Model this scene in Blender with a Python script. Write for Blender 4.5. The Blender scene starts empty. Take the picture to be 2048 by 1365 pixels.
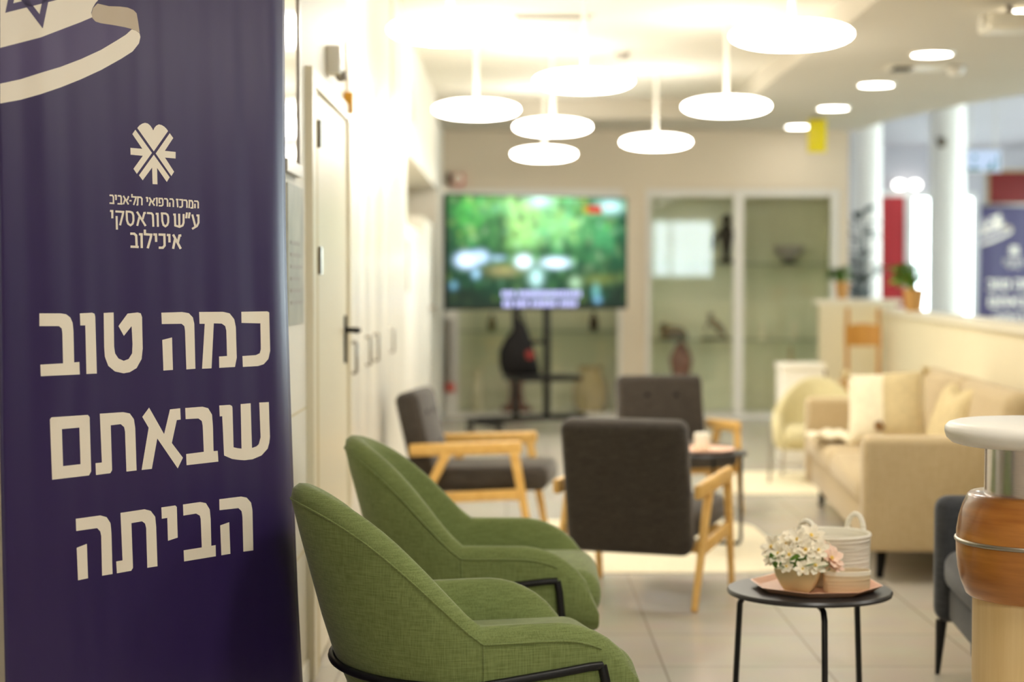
import bpy, bmesh, math, random
from mathutils import Vector, Matrix, Euler
from mathutils.geometry import tessellate_polygon

random.seed(7)
C = bpy.context.scene.collection
SC = bpy.context.scene
R = math.radians
PI = math.pi

# ------------------------------------------------------------------ camera
cam_d = bpy.data.cameras.new('camera')
cam = bpy.data.objects.new('camera', cam_d)
C.objects.link(cam)
cam.location = (0, 0, 1.25)
cam.rotation_euler = (R(90) - math.atan(114.5 / 3500), 0, 0)
cam_d.sensor_fit = 'HORIZONTAL'
cam_d.sensor_width = 36
cam_d.lens = 36 * 3500 / 2048
cam_d.clip_start = 0.05
cam_d.dof.use_dof = True
cam_d.dof.focus_distance = 3.86
cam_d.dof.aperture_fstop = 2.1
SC.camera = cam

# ------------------------------------------------------------------ exposure, sky
SC.view_settings.view_transform = 'Standard'
SC.view_settings.look = 'None'
SC.view_settings.gamma = 1
SC.view_settings.use_curve_mapping = False
SC.view_settings.exposure = 0.27
SC.cycles.use_denoising = True
SC.cycles.max_bounces = 10
SC.cycles.diffuse_bounces = 6
SC.cycles.transparent_max_bounces = 16
SC.cycles.caustics_reflective = False
SC.cycles.caustics_refractive = False
SC.cycles.sample_clamp_indirect = 6.0

LAMP_COL = (1.0, 0.945, 0.855)
PENDANT_L = 18.0
DOWN_L = 16.0
ADDED_PANEL_L = 25.0
SKY_L = 10.0

world = bpy.data.worlds.new('daylight')
SC.world = world
world.use_nodes = True
bg = world.node_tree.nodes['Background']
bg.inputs[0].default_value = (0.80, 0.90, 1.0, 1)
bg.inputs[1].default_value = SKY_L


# ------------------------------------------------------------------ materials
def lin(c):
    return tuple((x / 12.92 if x <= 0.04045 else ((x + 0.055) / 1.055) ** 2.4) for x in (v / 255 for v in c))


def mat(name, rgb, rough=0.6, metal=0.0, var=0.0, scale=8.0, bump=0.0, bscale=60.0, stretch=(1, 1, 1), spec=0.5, sheen=0.0, rgb2=None, coat=0.0):
    m = bpy.data.materials.new(name)
    m.use_nodes = True
    nt = m.node_tree
    b = nt.nodes['Principled BSDF']
    c = lin(rgb)
    b.inputs['Base Color'].default_value = (*c, 1)
    b.inputs['Roughness'].default_value = rough
    b.inputs['Metallic'].default_value = metal
    b.inputs['Specular IOR Level'].default_value = spec
    b.inputs['Sheen Weight'].default_value = sheen
    b.inputs['Coat Weight'].default_value = coat
    if var or bump or rgb2:
        tc = nt.nodes.new('ShaderNodeTexCoord')
        mp = nt.nodes.new('ShaderNodeMapping')
        mp.inputs['Scale'].default_value = stretch
        nt.links.new(tc.outputs['Object'], mp.inputs[0])
    if var or rgb2:
        n = nt.nodes.new('ShaderNodeTexNoise')
        n.inputs['Scale'].default_value = scale
        n.inputs['Detail'].default_value = 5
        nt.links.new(mp.outputs[0], n.inputs['Vector'])
        r = nt.nodes.new('ShaderNodeValToRGB')
        c2 = lin(rgb2) if rgb2 else tuple(x * (1 + var) for x in c)
        c1 = c if rgb2 else tuple(x * (1 - var) for x in c)
        r.color_ramp.elements[0].position = 0.3
        r.color_ramp.elements[1].position = 0.7
        r.color_ramp.elements[0].color = (*c1, 1)
        r.color_ramp.elements[1].color = (*c2, 1)
        nt.links.new(n.outputs['Fac'], r.inputs[0])
        nt.links.new(r.outputs[0], b.inputs['Base Color'])
    if bump:
        n2 = nt.nodes.new('ShaderNodeTexNoise')
        n2.inputs['Scale'].default_value = bscale
        nt.links.new(mp.outputs[0], n2.inputs['Vector'])
        bp = nt.nodes.new('ShaderNodeBump')
        bp.inputs['Strength'].default_value = bump
        bp.inputs['Distance'].default_value = 0.01
        nt.links.new(n2.outputs['Fac'], bp.inputs['Height'])
        nt.links.new(bp.outputs[0], b.inputs['Normal'])
    return m


def weave(name, rgb, rgb2, s=420.0, bump=0.25, rough=0.9):
    """woven cloth: two crossed, noise-broken thread directions"""
    m = bpy.data.materials.new(name)
    m.use_nodes = True
    nt = m.node_tree
    b = nt.nodes['Principled BSDF']
    b.inputs['Roughness'].default_value = rough
    b.inputs['Specular IOR Level'].default_value = 0.2
    b.inputs['Sheen Weight'].default_value = 0.25
    b.inputs['Sheen Roughness'].default_value = 0.4
    tc = nt.nodes.new('ShaderNodeTexCoord')
    outs = []
    for st in ((s, s, s * 0.06), (s * 0.06, s * 0.06, s)):
        mp = nt.nodes.new('ShaderNodeMapping')
        mp.inputs['Scale'].default_value = st
        nt.links.new(tc.outputs['Object'], mp.inputs[0])
        n = nt.nodes.new('ShaderNodeTexNoise')
        n.inputs['Scale'].default_value = 1.0
        n.inputs['Detail'].default_value = 2
        nt.links.new(mp.outputs[0], n.inputs['Vector'])
        outs.append(n.outputs['Fac'])
    ad = nt.nodes.new('ShaderNodeMath')
    ad.operation = 'ADD'
    nt.links.new(outs[0], ad.inputs[0])
    nt.links.new(outs[1], ad.inputs[1])
    r = nt.nodes.new('ShaderNodeValToRGB')
    r.color_ramp.elements[0].position = 0.36
    r.color_ramp.elements[1].position = 0.64
    r.color_ramp.elements[0].color = (*lin(rgb), 1)
    r.color_ramp.elements[1].color = (*lin(rgb2), 1)
    hf = nt.nodes.new('ShaderNodeMath')
    hf.operation = 'MULTIPLY'
    hf.inputs[1].default_value = 0.5
    nt.links.new(ad.outputs[0], hf.inputs[0])
    nt.links.new(hf.outputs[0], r.inputs[0])
    nt.links.new(r.outputs[0], b.inputs['Base Color'])
    bp = nt.nodes.new('ShaderNodeBump')
    bp.inputs['Strength'].default_value = bump
    bp.inputs['Distance'].default_value = 0.002
    nt.links.new(hf.outputs[0], bp.inputs['Height'])
    nt.links.new(bp.outputs[0], b.inputs['Normal'])
    return m


def emit(name, rgb, strength):
    m = bpy.data.materials.new(name)
    m.use_nodes = True
    nt = m.node_tree
    nt.nodes.clear()
    e = nt.nodes.new('ShaderNodeEmission')
    e.inputs[0].default_value = (*rgb, 1)
    e.inputs[1].default_value = strength
    o = nt.nodes.new('ShaderNodeOutputMaterial')
    nt.links.new(e.outputs[0], o.inputs[0])
    return m


def glass(name, tint, ior=1.5, rough=0.0):
    m = bpy.data.materials.new(name)
    m.use_nodes = True
    nt = m.node_tree
    nt.nodes.clear()
    t = nt.nodes.new('ShaderNodeBsdfTransparent')
    t.inputs[0].default_value = (*tint, 1)
    g = nt.nodes.new('ShaderNodeBsdfGlossy')
    g.inputs['Roughness'].default_value = rough
    lw = nt.nodes.new('ShaderNodeLayerWeight')
    lw.inputs['Blend'].default_value = 0.5
    pw = nt.nodes.new('ShaderNodeMath')
    pw.operation = 'POWER'
    pw.inputs[1].default_value = 5.0
    nt.links.new(lw.outputs['Facing'], pw.inputs[0])
    fr = nt.nodes.new('ShaderNodeMath')
    fr.operation = 'MULTIPLY_ADD'
    r0 = ((ior - 1) / (ior + 1)) ** 2
    fr.inputs[1].default_value = 1 - r0
    fr.inputs[2].default_value = r0
    nt.links.new(pw.outputs[0], fr.inputs[0])
    mx = nt.nodes.new('ShaderNodeMixShader')
    o = nt.nodes.new('ShaderNodeOutputMaterial')
    nt.links.new(fr.outputs[0], mx.inputs[0])
    nt.links.new(t.outputs[0], mx.inputs[1])
    nt.links.new(g.outputs[0], mx.inputs[2])
    nt.links.new(mx.outputs[0], o.inputs[0])
    return m


def tiles(name, rgb, rgb2, grout, size, shift, rough=0.25):
    m = bpy.data.materials.new(name)
    m.use_nodes = True
    nt = m.node_tree
    b = nt.nodes['Principled BSDF']
    b.inputs['Roughness'].default_value = rough
    tc = nt.nodes.new('ShaderNodeTexCoord')
    mp = nt.nodes.new('ShaderNodeMapping')
    mp.inputs['Location'].default_value = (shift[0], shift[1], 0)
    nt.links.new(tc.outputs['Object'], mp.inputs[0])
    br = nt.nodes.new('ShaderNodeTexBrick')
    br.offset = 0
    br.squash = 1
    br.inputs['Scale'].default_value = 1
    br.inputs['Brick Width'].default_value = size
    br.inputs['Row Height'].default_value = size
    br.inputs['Mortar Size'].default_value = 0.004
    br.inputs['Mortar Smooth'].default_value = 0.1
    br.inputs['Color1'].default_value = (*lin(rgb), 1)
    br.inputs['Color2'].default_value = (*lin(rgb2), 1)
    br.inputs['Mortar'].default_value = (*lin(grout), 1)
    nt.links.new(mp.outputs[0], br.inputs['Vector'])
    n = nt.nodes.new('ShaderNodeTexNoise')
    n.inputs['Scale'].default_value = 5
    n.inputs['Detail'].default_value = 6
    nt.links.new(tc.outputs['Object'], n.inputs['Vector'])
    mx = nt.nodes.new('ShaderNodeMix')
    mx.data_type = 'RGBA'
    mx.blend_type = 'MULTIPLY'
    mx.inputs[0].default_value = 0.18
    nt.links.new(br.outputs['Color'], mx.inputs[6])
    nt.links.new(n.outputs['Color'], mx.inputs[7])
    nt.links.new(mx.outputs[2], b.inputs['Base Color'])
    return m


def wood(name, rgb, rgb2, stretch=(1, 1, 0.12), scale=40, rough=0.4, coat=0.0):
    m = mat(name, rgb, rough, rgb2=rgb2, scale=scale, stretch=stretch, bump=0.04, bscale=scale * 2, coat=coat)
    return m


M = {}
M['wall'] = mat('wall_paint', (236, 230, 216), 0.55, var=0.015, scale=3, bump=0.02, bscale=90)
M['wall_gloss'] = mat('white_lacquer', (240, 236, 225), 0.28, var=0.01, scale=2)
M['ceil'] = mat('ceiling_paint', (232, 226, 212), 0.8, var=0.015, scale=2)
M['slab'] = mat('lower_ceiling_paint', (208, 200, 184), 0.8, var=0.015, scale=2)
M['atrium'] = mat('atrium_paint', (182, 178, 182), 0.7, var=0.03, scale=2)
M['beige_wall'] = mat('beige_paint', (222, 208, 186), 0.7, var=0.015, scale=2)
M['cream'] = mat('cream_paint', (236, 226, 196), 0.6, var=0.015, scale=3)
M['ledge'] = mat('cream_ledge', (240, 234, 216), 0.35, var=0.01)
M['floor'] = tiles('floor_tiles', (198, 191, 180), (192, 186, 175), (158, 152, 142), 0.525, (-0.495, 0.1), 0.24)
M['alu'] = mat('white_aluminium', (226, 222, 214), 0.35, var=0.01)
M['glass'] = glass('clear_glass', (0.92, 0.95, 0.91))
M['cab_glass'] = glass('cabinet_glass', (0.98, 0.99, 0.98), 1.6)
M['shelf_glass'] = glass('shelf_glass', (0.82, 0.90, 0.85), 1.5)
M['sage'] = mat('sage_back', (222, 222, 192), 0.7, var=0.04, scale=1.2)
M['vinyl'] = None
M['black'] = mat('black_metal', (17, 16, 15), 0.45, var=0.1, scale=20, spec=0.35)
M['black_top'] = mat('black_table_top', (44, 43, 44), 0.33, var=0.06, scale=20)
M['chrome'] = mat('chrome', (226, 222, 224), 0.22, 1.0, var=0.03, scale=4, bump=0.03, bscale=300, stretch=(0.05, 0.05, 3))
M['steel'] = mat('brushed_steel', (170, 165, 155), 0.3, 1.0, var=0.05, scale=20)
M['white_plastic'] = mat('white_plastic', (238, 234, 224), 0.35, var=0.01)
M['green'] = weave('green_weave', (106, 118, 68), (131, 144, 90), 420)
M['grey'] = weave('grey_weave', (52, 47, 42), (78, 72, 66), 300)
M['slate'] = weave('slate_weave', (58, 60, 64), (78, 80, 84), 360)
M['sofa'] = weave('sofa_linen', (184, 163, 126), (201, 182, 146), 300)
M['tub'] = weave('tub_linen', (196, 186, 142), (214, 204, 164), 240)
M['cream_cloth'] = mat('cream_wool', (242, 232, 204), 0.95, var=0.05, scale=30, bump=0.5, bscale=120)
M['tan_cloth'] = mat('tan_wool', (214, 196, 152), 0.95, var=0.1, scale=40, bump=0.6, bscale=110)
M['brown_wool'] = mat('brown_wool', (142, 104, 58), 0.95, var=0.2, scale=40, bump=0.6, bscale=100)
M['rug'] = mat('rug_pile', (238, 228, 200), 0.95, var=0.04, scale=30, bump=0.6, bscale=160)
M['oak'] = wood('oak', (216, 168, 88), (232, 190, 112), (1, 1, 1), 30, 0.4)
M['pine'] = wood('pine', (222, 190, 134), (232, 204, 152), (1, 1, 0.06), 45, 0.4)
M['barrel'] = wood('orange_wood', (142, 82, 24), (190, 126, 54), (0.5, 0.5, 5), 7, 0.3, 0.4)
M['rattan'] = wood('honey_wood', (186, 132, 52), (206, 152, 70), (1, 1, 0.2), 30, 0.45)
M['pink'] = mat('pink_tray', (236, 188, 160), 0.4, var=0.03)
M['pot'] = mat('beige_ceramic', (220, 205, 158), 0.4, var=0.03)
M['terracotta'] = mat('terracotta', (196, 148, 84), 0.7, var=0.06, scale=15)
M['basket'] = mat('white_rope', (250, 246, 232), 0.9, var=0.04, bump=0.8, bscale=30, stretch=(0.2, 0.2, 8))
M['box'] = mat('beige_weave', (226, 208, 172), 0.9, var=0.05, bump=0.6, bscale=30, stretch=(0.2, 0.2, 8))
M['leaf'] = mat('green_leaf', (98, 142, 50), 0.5, var=0.3, scale=30)
M['leaf2'] = mat('bright_leaf', (122, 164, 60), 0.5, var=0.35, scale=25)
M['dark_leaf'] = mat('dark_leaf', (52, 66, 62), 0.5, var=0.3, scale=25)
M['soil'] = mat('soil', (70, 52, 34), 0.95, var=0.3, scale=60)
M['petal'] = mat('white_petal', (250, 242, 222), 0.7, var=0.03, scale=20)
M['petal_pink'] = mat('pink_petal', (250, 222, 202), 0.7, var=0.06, scale=20)
M['stamen'] = mat('yellow_stamen', (232, 200, 92), 0.7)
M['red'] = mat('red_panel', (178, 26, 30), 0.45, var=0.06, scale=2)
M['red_dark'] = mat('dark_red_panel', (122, 22, 14), 0.5, var=0.08, scale=2)
M['orange'] = mat('orange_plastic', (232, 170, 40), 0.4)
M['yellow'] = mat('yellow_plastic', (240, 222, 30), 0.4)
M['alarm'] = mat('alarm_red', (206, 72, 44), 0.4)
M['cup_red'] = mat('cap_red', (196, 62, 40), 0.4)
M['grey_plastic'] = mat('grey_plastic', (160, 152, 142), 0.45)
M['dark'] = mat('dark_object', (17, 14, 13), 0.75, var=0.2, scale=30, spec=0.2)
M['bronze'] = mat('bronze', (86, 70, 40), 0.45, var=0.2, scale=30)
M['red_wood'] = mat('red_wood', (116, 58, 34), 0.5, var=0.15, scale=25)
M['ivory'] = mat('ivory', (222, 214, 182), 0.5)
M['sand'] = mat('sandstone', (190, 172, 126), 0.8, var=0.08, scale=15)
M['wax'] = mat('white_wax', (246, 240, 222), 0.5)
M['mirror'] = mat('mirror_panel', (190, 182, 170), 0.10, 1.0, var=0.01)
M['door'] = mat('cream_door', (236, 228, 204), 0.35, var=0.015, scale=2)
M['frame'] = mat('tan_frame', (206, 190, 144), 0.45, var=0.03)
M['poster'] = mat('poster_print', (150, 152, 140), 0.4, rgb2=(190, 188, 172), scale=6)
M['flower_bits'] = M['petal']
M['teal'] = mat('teal_ink', (20, 120, 116), 0.5)
M['pale_blue'] = emit('lit_sign_face', (0.50, 0.62, 0.80), 1.0)
M['pendant'] = emit('pendant_glow', LAMP_COL, PENDANT_L)
M['pendant_top'] = emit('pendant_top_glow', LAMP_COL, PENDANT_L * 0.45)
M['down'] = emit('downlight_glow', LAMP_COL, DOWN_L)
M['panel'] = emit('added_panel_glow', LAMP_COL, ADDED_PANEL_L)
M['bulb'] = emit('cool_bulb', (1, 0.97, 0.92), 6.0)


# ------------------------------------------------------------------ mesh helpers
class MB:
    def __init__(s):
        s.bm = bmesh.new()

    def add(s, verts, faces):
        vs = [s.bm.verts.new(v) for v in verts]
        for f in faces:
            try:
                s.bm.faces.new([vs[i] for i in f])
            except ValueError:
                pass
        return vs

    def box(s, x0, x1, y0, y1, z0, z1, r=0.0, seg=3, mtx=None):
        b = bmesh.new()
        bmesh.ops.create_cube(b, size=1)
        for v in b.verts:
            v.co = Vector(((x0 + x1) / 2 + v.co.x * (x1 - x0), (y0 + y1) / 2 + v.co.y * (y1 - y0), (z0 + z1) / 2 + v.co.z * (z1 - z0)))
        if r > 0:
            bmesh.ops.bevel(b, geom=list(b.edges), offset=r, segments=seg, affect='EDGES', profile=0.5)
        s.merge(b, mtx)
        return s

    def merge(s, b, mtx=None):
        b.verts.index_update()
        vs = []
        for v in b.verts:
            vs.append(s.bm.verts.new(mtx @ v.co if mtx else v.co))
        for f in b.faces:
            try:
                s.bm.faces.new([vs[v.index] for v in f.verts])
            except ValueError:
                pass
        b.free()

    def bar(s, p0, p1, w, h, r=0.0, up=(0, 0, 1), taper=1.0):
        """rectangular bar from p0 to p1; w across, h along the 'up' side"""
        p0, p1 = Vector(p0), Vector(p1)
        d = p1 - p0
        L = d.length
        z = d.normalized()
        u = Vector(up)
        x = u.cross(z)
        if x.length < 1e-4:
            x = Vector((1, 0, 0)).cross(z)
        x.normalize()
        y = z.cross(x)
        m = Matrix(((x.x, y.x, z.x, p0.x), (x.y, y.y, z.y, p0.y), (x.z, y.z, z.z, p0.z), (0, 0, 0, 1)))
        b = bmesh.new()
        bmesh.ops.create_cube(b, size=1)
        for v in b.verts:
            k = taper if v.co.z > 0 else 1.0
            v.co = Vector((v.co.x * w * k, v.co.y * h * k, (v.co.z + 0.5) * L))
        if r > 0:
            bmesh.ops.bevel(b, geom=list(b.edges), offset=r, segments=2, affect='EDGES', profile=0.5)
        s.merge(b, m)
        return s

    def tube(s, pts, r, seg=10, closed=False, caps=True, radii=None):
        P = [Vector(p) for p in pts]
        n = len(P)
        rings = []
        prev = None
        for i in range(n):
            if closed:
                d = P[(i + 1) % n] - P[i - 1]
            else:
                d = P[min(i + 1, n - 1)] - P[max(i - 1, 0)]
            d.normalize()
            if prev is None:
                a = Vector((0, 0, 1)) if abs(d.z) < 0.9 else Vector((1, 0, 0))
                x = a.cross(d).normalized()
            else:
                x = (prev - d * prev.dot(d)).normalized()
            prev = x
            y = d.cross(x)
            rr = radii[i] if radii else r
            rings.append([s.bm.verts.new(P[i] + x * rr * math.cos(2 * PI * k / seg) + y * rr * math.sin(2 * PI * k / seg)) for k in range(seg)])
        m = n if closed else n - 1
        for i in range(m):
            a, b = rings[i], rings[(i + 1) % n]
            for k in range(seg):
                s.bm.faces.new((a[k], a[(k + 1) % seg], b[(k + 1) % seg], b[k]))
        if caps and not closed:
            s.bm.faces.new(rings[0][::-1])
            s.bm.faces.new(rings[-1])
        return s

    def lathe(s, prof, seg=32, c=(0, 0, 0), sx=1.0, sy=1.0, mtx=None):
        """prof: (radius, z) from bottom to top"""
        rings = []
        for r, z in prof:
            if r < 1e-5:
                p = Vector((c[0], c[1], c[2] + z))
                rings.append([s.bm.verts.new(mtx @ p if mtx else p)])
            else:
                ring = []
                for k in range(seg):
                    p = Vector((c[0] + r * sx * math.cos(2 * PI * k / seg), c[1] + r * sy * math.sin(2 * PI * k / seg), c[2] + z))
                    ring.append(s.bm.verts.new(mtx @ p if mtx else p))
                rings.append(ring)
        for a, b in zip(rings, rings[1:]):
            for k in range(seg):
                k2 = (k + 1) % seg
                if len(a) == 1 and len(b) == 1:
                    continue
                if len(a) == 1:
                    s.bm.faces.new((a[0], b[k2], b[k]))
                elif len(b) == 1:
                    s.bm.faces.new((a[k], a[k2], b[0]))
                else:
                    s.bm.faces.new((a[k], a[k2], b[k2], b[k]))
        return s

    def loft(s, secs, close_v=True, cap=True):
        """secs: list of point loops with the same length"""
        L = [[s.bm.verts.new(p) for p in sec] for sec in secs]
        n = len(L[0])
        for a, b in zip(L, L[1:]):
            for k in range(n if close_v else n - 1):
                k2 = (k + 1) % n
                s.bm.faces.new((a[k], a[k2], b[k2], b[k]))
        if cap:
            s.bm.faces.new(L[0][::-1])
            s.bm.faces.new(L[-1])
        return s

    def prism(s, poly, z0, z1):
        n = len(poly)
        s.loft([[(x, y, z0) for x, y in poly], [(x, y, z1) for x, y in poly]])
        return s

    def pillow(s, sx, sy, t, n=18, pinch=0.08, mtx=None):
        top, bot = [], []
        for i in range(n + 1):
            rt, rb = [], []
            for j in range(n + 1):
                u, v = 2 * i / n - 1, 2 * j / n - 1
                k = max(0.0, (1 - abs(u) ** 3) * (1 - abs(v) ** 3)) ** 0.5
                x = u * sx / 2 * (1 - pinch * (1 - abs(v) ** 2) * abs(u))
                y = v * sy / 2 * (1 - pinch * (1 - abs(u) ** 2) * abs(v))
                p = Vector((x, y, t / 2 * k))
                q = Vector((x, y, -t / 2 * k))
                if mtx:
                    p, q = mtx @ p, mtx @ q
                rt.append(s.bm.verts.new(p))
                rb.append(s.bm.verts.new(q))
            top.append(rt)
            bot.append(rb)
        for i in range(n):
            for j in range(n):
                s.bm.faces.new((top[i][j], top[i + 1][j], top[i + 1][j + 1], top[i][j + 1]))
                s.bm.faces.new((bot[i][j], bot[i][j + 1], bot[i + 1][j + 1], bot[i + 1][j]))
        return s

    def sphere(s, c, r, seg=12, sc=(1, 1, 1)):
        n = seg // 2
        prof = [(r * math.sin(PI * i / n) * 1.0, -r * math.cos(PI * i / n)) for i in range(n + 1)]
        b = MB()
        b.lathe([(a if 0 < i < n else 0, z) for i, (a, z) in enumerate(prof)], seg)
        m = Matrix.Translation(c) @ Matrix.Diagonal((*sc, 1))
        s.merge(b.bm, m)
        return s

    def build(s, name, material, parent=None, smooth=True, angle=40, weld=0.0003, loc=None):
        bm = s.bm
        if weld:
            bmesh.ops.remove_doubles(bm, verts=list(bm.verts), dist=weld)
        bmesh.ops.recalc_face_normals(bm, faces=list(bm.faces))
        me = bpy.data.meshes.new(name)
        bm.to_mesh(me)
        bm.free()
        if smooth:
            for p in me.polygons:
                p.use_smooth = True
            me.set_sharp_from_angle(angle=R(angle))
        me.materials.append(material)
        o = bpy.data.objects.new(name, me)
        C.objects.link(o)
        if parent:
            o.parent = parent
        if loc:
            o.location = loc
        return o


def tag(o, label, cat, group=None):
    o['label'] = label
    o['category'] = cat
    if group:
        o['group'] = group
    return o


def thing(name, label, cat, loc=(0, 0, 0), rz=0.0, group=None):
    o = bpy.data.objects.new(name, None)
    o.empty_display_size = 0.1
    C.objects.link(o)
    o.location = loc
    o.rotation_euler = (0, 0, rz)
    return tag(o, label, cat, group)


def struct(name, mb, m, parent=None, smooth=False):
    o = mb.build(name, m, parent, smooth)
    if not parent:
        o['kind'] = 'structure'
    return o


def copy_tree(o, parent=None):
    c = o.copy()
    C.objects.link(c)
    if parent:
        c.parent = parent
    for ch in list(o.children):
        copy_tree(ch, c)
    return c


def dup(o, label, loc=None, rz=None):
    c = copy_tree(o)
    c['label'] = label
    if loc:
        c.location = loc
    if rz is not None:
        c.rotation_euler = (0, 0, rz)
    return c


def B(x0, x1, y0, y1, z0, z1, r=0.0, seg=2):
    return MB().box(x0, x1, y0, y1, z0, z1, r, seg)



# ================================================================== THE SETTING
struct('floor', B(-3.1, 10.2, -4.2, 26.7, -0.1, 0), M['floor'])
up = MB().box(-3.1, 1.84, -4.2, 4.7, 2.83, 2.95).box(-0.86, 1.84, 4.7, 15.1, 2.83, 2.95)
struct('ceiling', up, M['ceil'])
slab_edge = [(1.83, -4.2), (10.2, -4.2), (10.2, 9.0), (6.0, 10.4), (4.5, 11.95), (4.05, 12.75), (3.80, 13.3), (3.60, 13.85), (3.42, 14.6),
             (3.28, 15.3), (3.22, 16.0), (3.22, 16.32), (1.83, 16.32)]
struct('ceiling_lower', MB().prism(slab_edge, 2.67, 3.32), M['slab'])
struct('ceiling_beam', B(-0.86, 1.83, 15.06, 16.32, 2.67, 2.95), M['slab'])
struct('ceiling_atrium', B(3.0, 10.2, 8.5, 26.7, 3.32, 3.42), M['atrium'])

wl = MB()
wl.box(-0.86, -0.645, 4.7, 10.55, 0, 2.83)
wl.box(-1.36, -0.645, 10.55, 15.1, 2.06, 2.83)
wl.box(-1.46, -1.36, 10.45, 15.2, 0, 2.83)
wl.box(-1.36, -0.645, 15.1, 16.98, 0, 2.83)
wl.box(-1.36, -0.86, 10.45, 10.55, 0, 2.83)
struct('wall_left', wl, M['wall'])
struct('wall_left_near', B(-3.0, -0.86, 4.7, 4.85, 0, 2.83), M['wall'])
struct('wall_left_outer', B(-3.1, -3.0, -4.2, 4.85, 0, 2.83), M['beige_wall'])
wb = MB()
wb.box(-0.645, 3.13, 16.3, 16.46, 2.135, 2.67)
wb.box(-0.645, 3.13, 16.84, 16.98, 0, 2.67)
wb.box(3.05, 3.13, 16.3, 16.84, 0, 2.135)
wb.box(1.022, 1.245, 16.3, 16.84, 0, 2.135)
struct('wall_back', wb, M['beige_wall'])
ws = MB()
for x0, x1, z0, z1 in ((-3.1, 2.9, 0, 2.95), (4.25, 10.2, 0, 2.95), (2.9, 4.25, 0, 1.35), (2.9, 4.25, 2.62, 2.95)):
    ws.box(x0, x1, -4.2, -4.05, z0, z1)
struct('wall_behind', ws, M['beige_wall'])
wf = MB()
for x0, x1, z0, z1 in ((3.0, 6.02, 0, 3.4), (7.02, 10.2, 0, 3.4), (6.02, 7.02, 0, 0.45), (6.02, 7.02, 2.62, 3.4)):
    wf.box(x0, x1, 26.5, 26.65, z0, z1)
struct('wall_far', wf, M['atrium'])
wr = MB()
for y0, y1, z0, z1 in ((-4.2, 11.0, 0, 3.4), (24.6, 26.7, 0, 3.4), (11.0, 24.6, 0, 0.4), (11.0, 24.6, 3.1, 3.4)):
    wr.box(10.05, 10.2, y0, y1, z0, z1)
struct('wall_right', wr, M['atrium'])
struct('wall_atrium', B(3.0, 3.13, 16.98, 26.6, 0, 3.4), M['atrium'])


def window(n, bars, panes):
    m = MB()
    for b in bars:
        m.box(*b)
    o = struct(n, m, M['alu'])
    g = MB()
    for b in panes:
        g.box(*b)
    g.build('window_pane', M['glass'], o, smooth=False)


window('window_1', [(6.08, 6.96, 26.5, 26.56, 0.45, 0.53), (6.08, 6.96, 26.5, 26.56, 2.54, 2.62), (6.02, 6.08, 26.5, 26.56, 0.45, 2.62),
                    (6.96, 7.02, 26.5, 26.56, 0.45, 2.62), (6.62, 6.67, 26.505, 26.555, 0.53, 2.54)],
       [(6.05, 7.0, 26.52, 26.53, 0.5, 2.6)])
window('window_2', [(2.96, 4.19, -4.14, -4.06, 1.35, 1.41), (2.96, 4.19, -4.14, -4.06, 2.56, 2.62), (2.9, 2.96, -4.14, -4.06, 1.35, 2.62),
                    (4.19, 4.25, -4.14, -4.06, 1.35, 2.62), (3.3, 3.34, -4.135, -4.065, 1.41, 2.56)],
       [(2.93, 4.22, -4.11, -4.10, 1.38, 2.6)])
bars = [(10.06, 10.14, 11.0, 24.6, 0.4, 0.48), (10.06, 10.14, 11.0, 24.6, 3.02, 3.1)]
for k in range(9):
    yy = 11.0 + 13.54 * k / 8
    bars.append((10.065, 10.135, yy, yy + 0.06, 0.48, 3.02))
window('window_added', bars, [(10.09, 10.10, 11.02, 24.58, 0.45, 3.05)])  # unseen side glazing, added so that daylight reaches the columns

# cream low wall with its ledge, running to the far corner, and the return panel at its end
PX = lambda y: 1.67 + 0.1 * y
pp = [(PX(5.0), 5.0), (PX(5.0) + 0.14, 5.0), (PX(15.3) + 0.14, 15.3), (PX(15.3), 15.3)]
struct('wall_low_partition', MB().prism(pp, 0, 1.0), M['cream'])
pp = [(PX(4.98) - 0.03, 4.98), (PX(4.98) + 0.19, 4.98), (PX(15.3) + 0.19, 15.3), (PX(15.3) - 0.03, 15.3)]
struct('trim_1', MB().prism(pp, 1.0, 1.045), M['ledge'])
struct('wall_low_return', B(2.70, 3.36, 15.3, 15.44, 0, 1.07), M['cream'])
struct('trim_2', B(2.66, 3.40, 15.27, 15.47, 1.07, 1.115), M['ledge'])


def pillar(name, x, y, r, m):
    return struct(name, MB().lathe([(r, 0), (r, 3.32)], 40, (x, y, 0)), m, smooth=True)


pillar('column_1', 3.735, 18.5, 0.16, M['white_plastic'])
p2 = pillar('column_2', 4.96, 20.0, 0.205, M['white_plastic'])
struct('baseboard_left', MB().box(-0.645, -0.636, 4.71, 5.49, 0, 0.07), M['wall_gloss'])
# bright pilaster between the cupboards and the recess
struct('trim_3', B(-0.645, -0.632, 9.36, 10.5, 0, 2.83, 0.004), M['wall_gloss'])
# panel joints of the near left wall
tj = MB()
for z in (0.42, 0.86):
    tj.box(-0.6455, -0.6435, 4.71, 5.49, z, z + 0.005)
struct('trim_4', tj, M['frame'])

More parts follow.
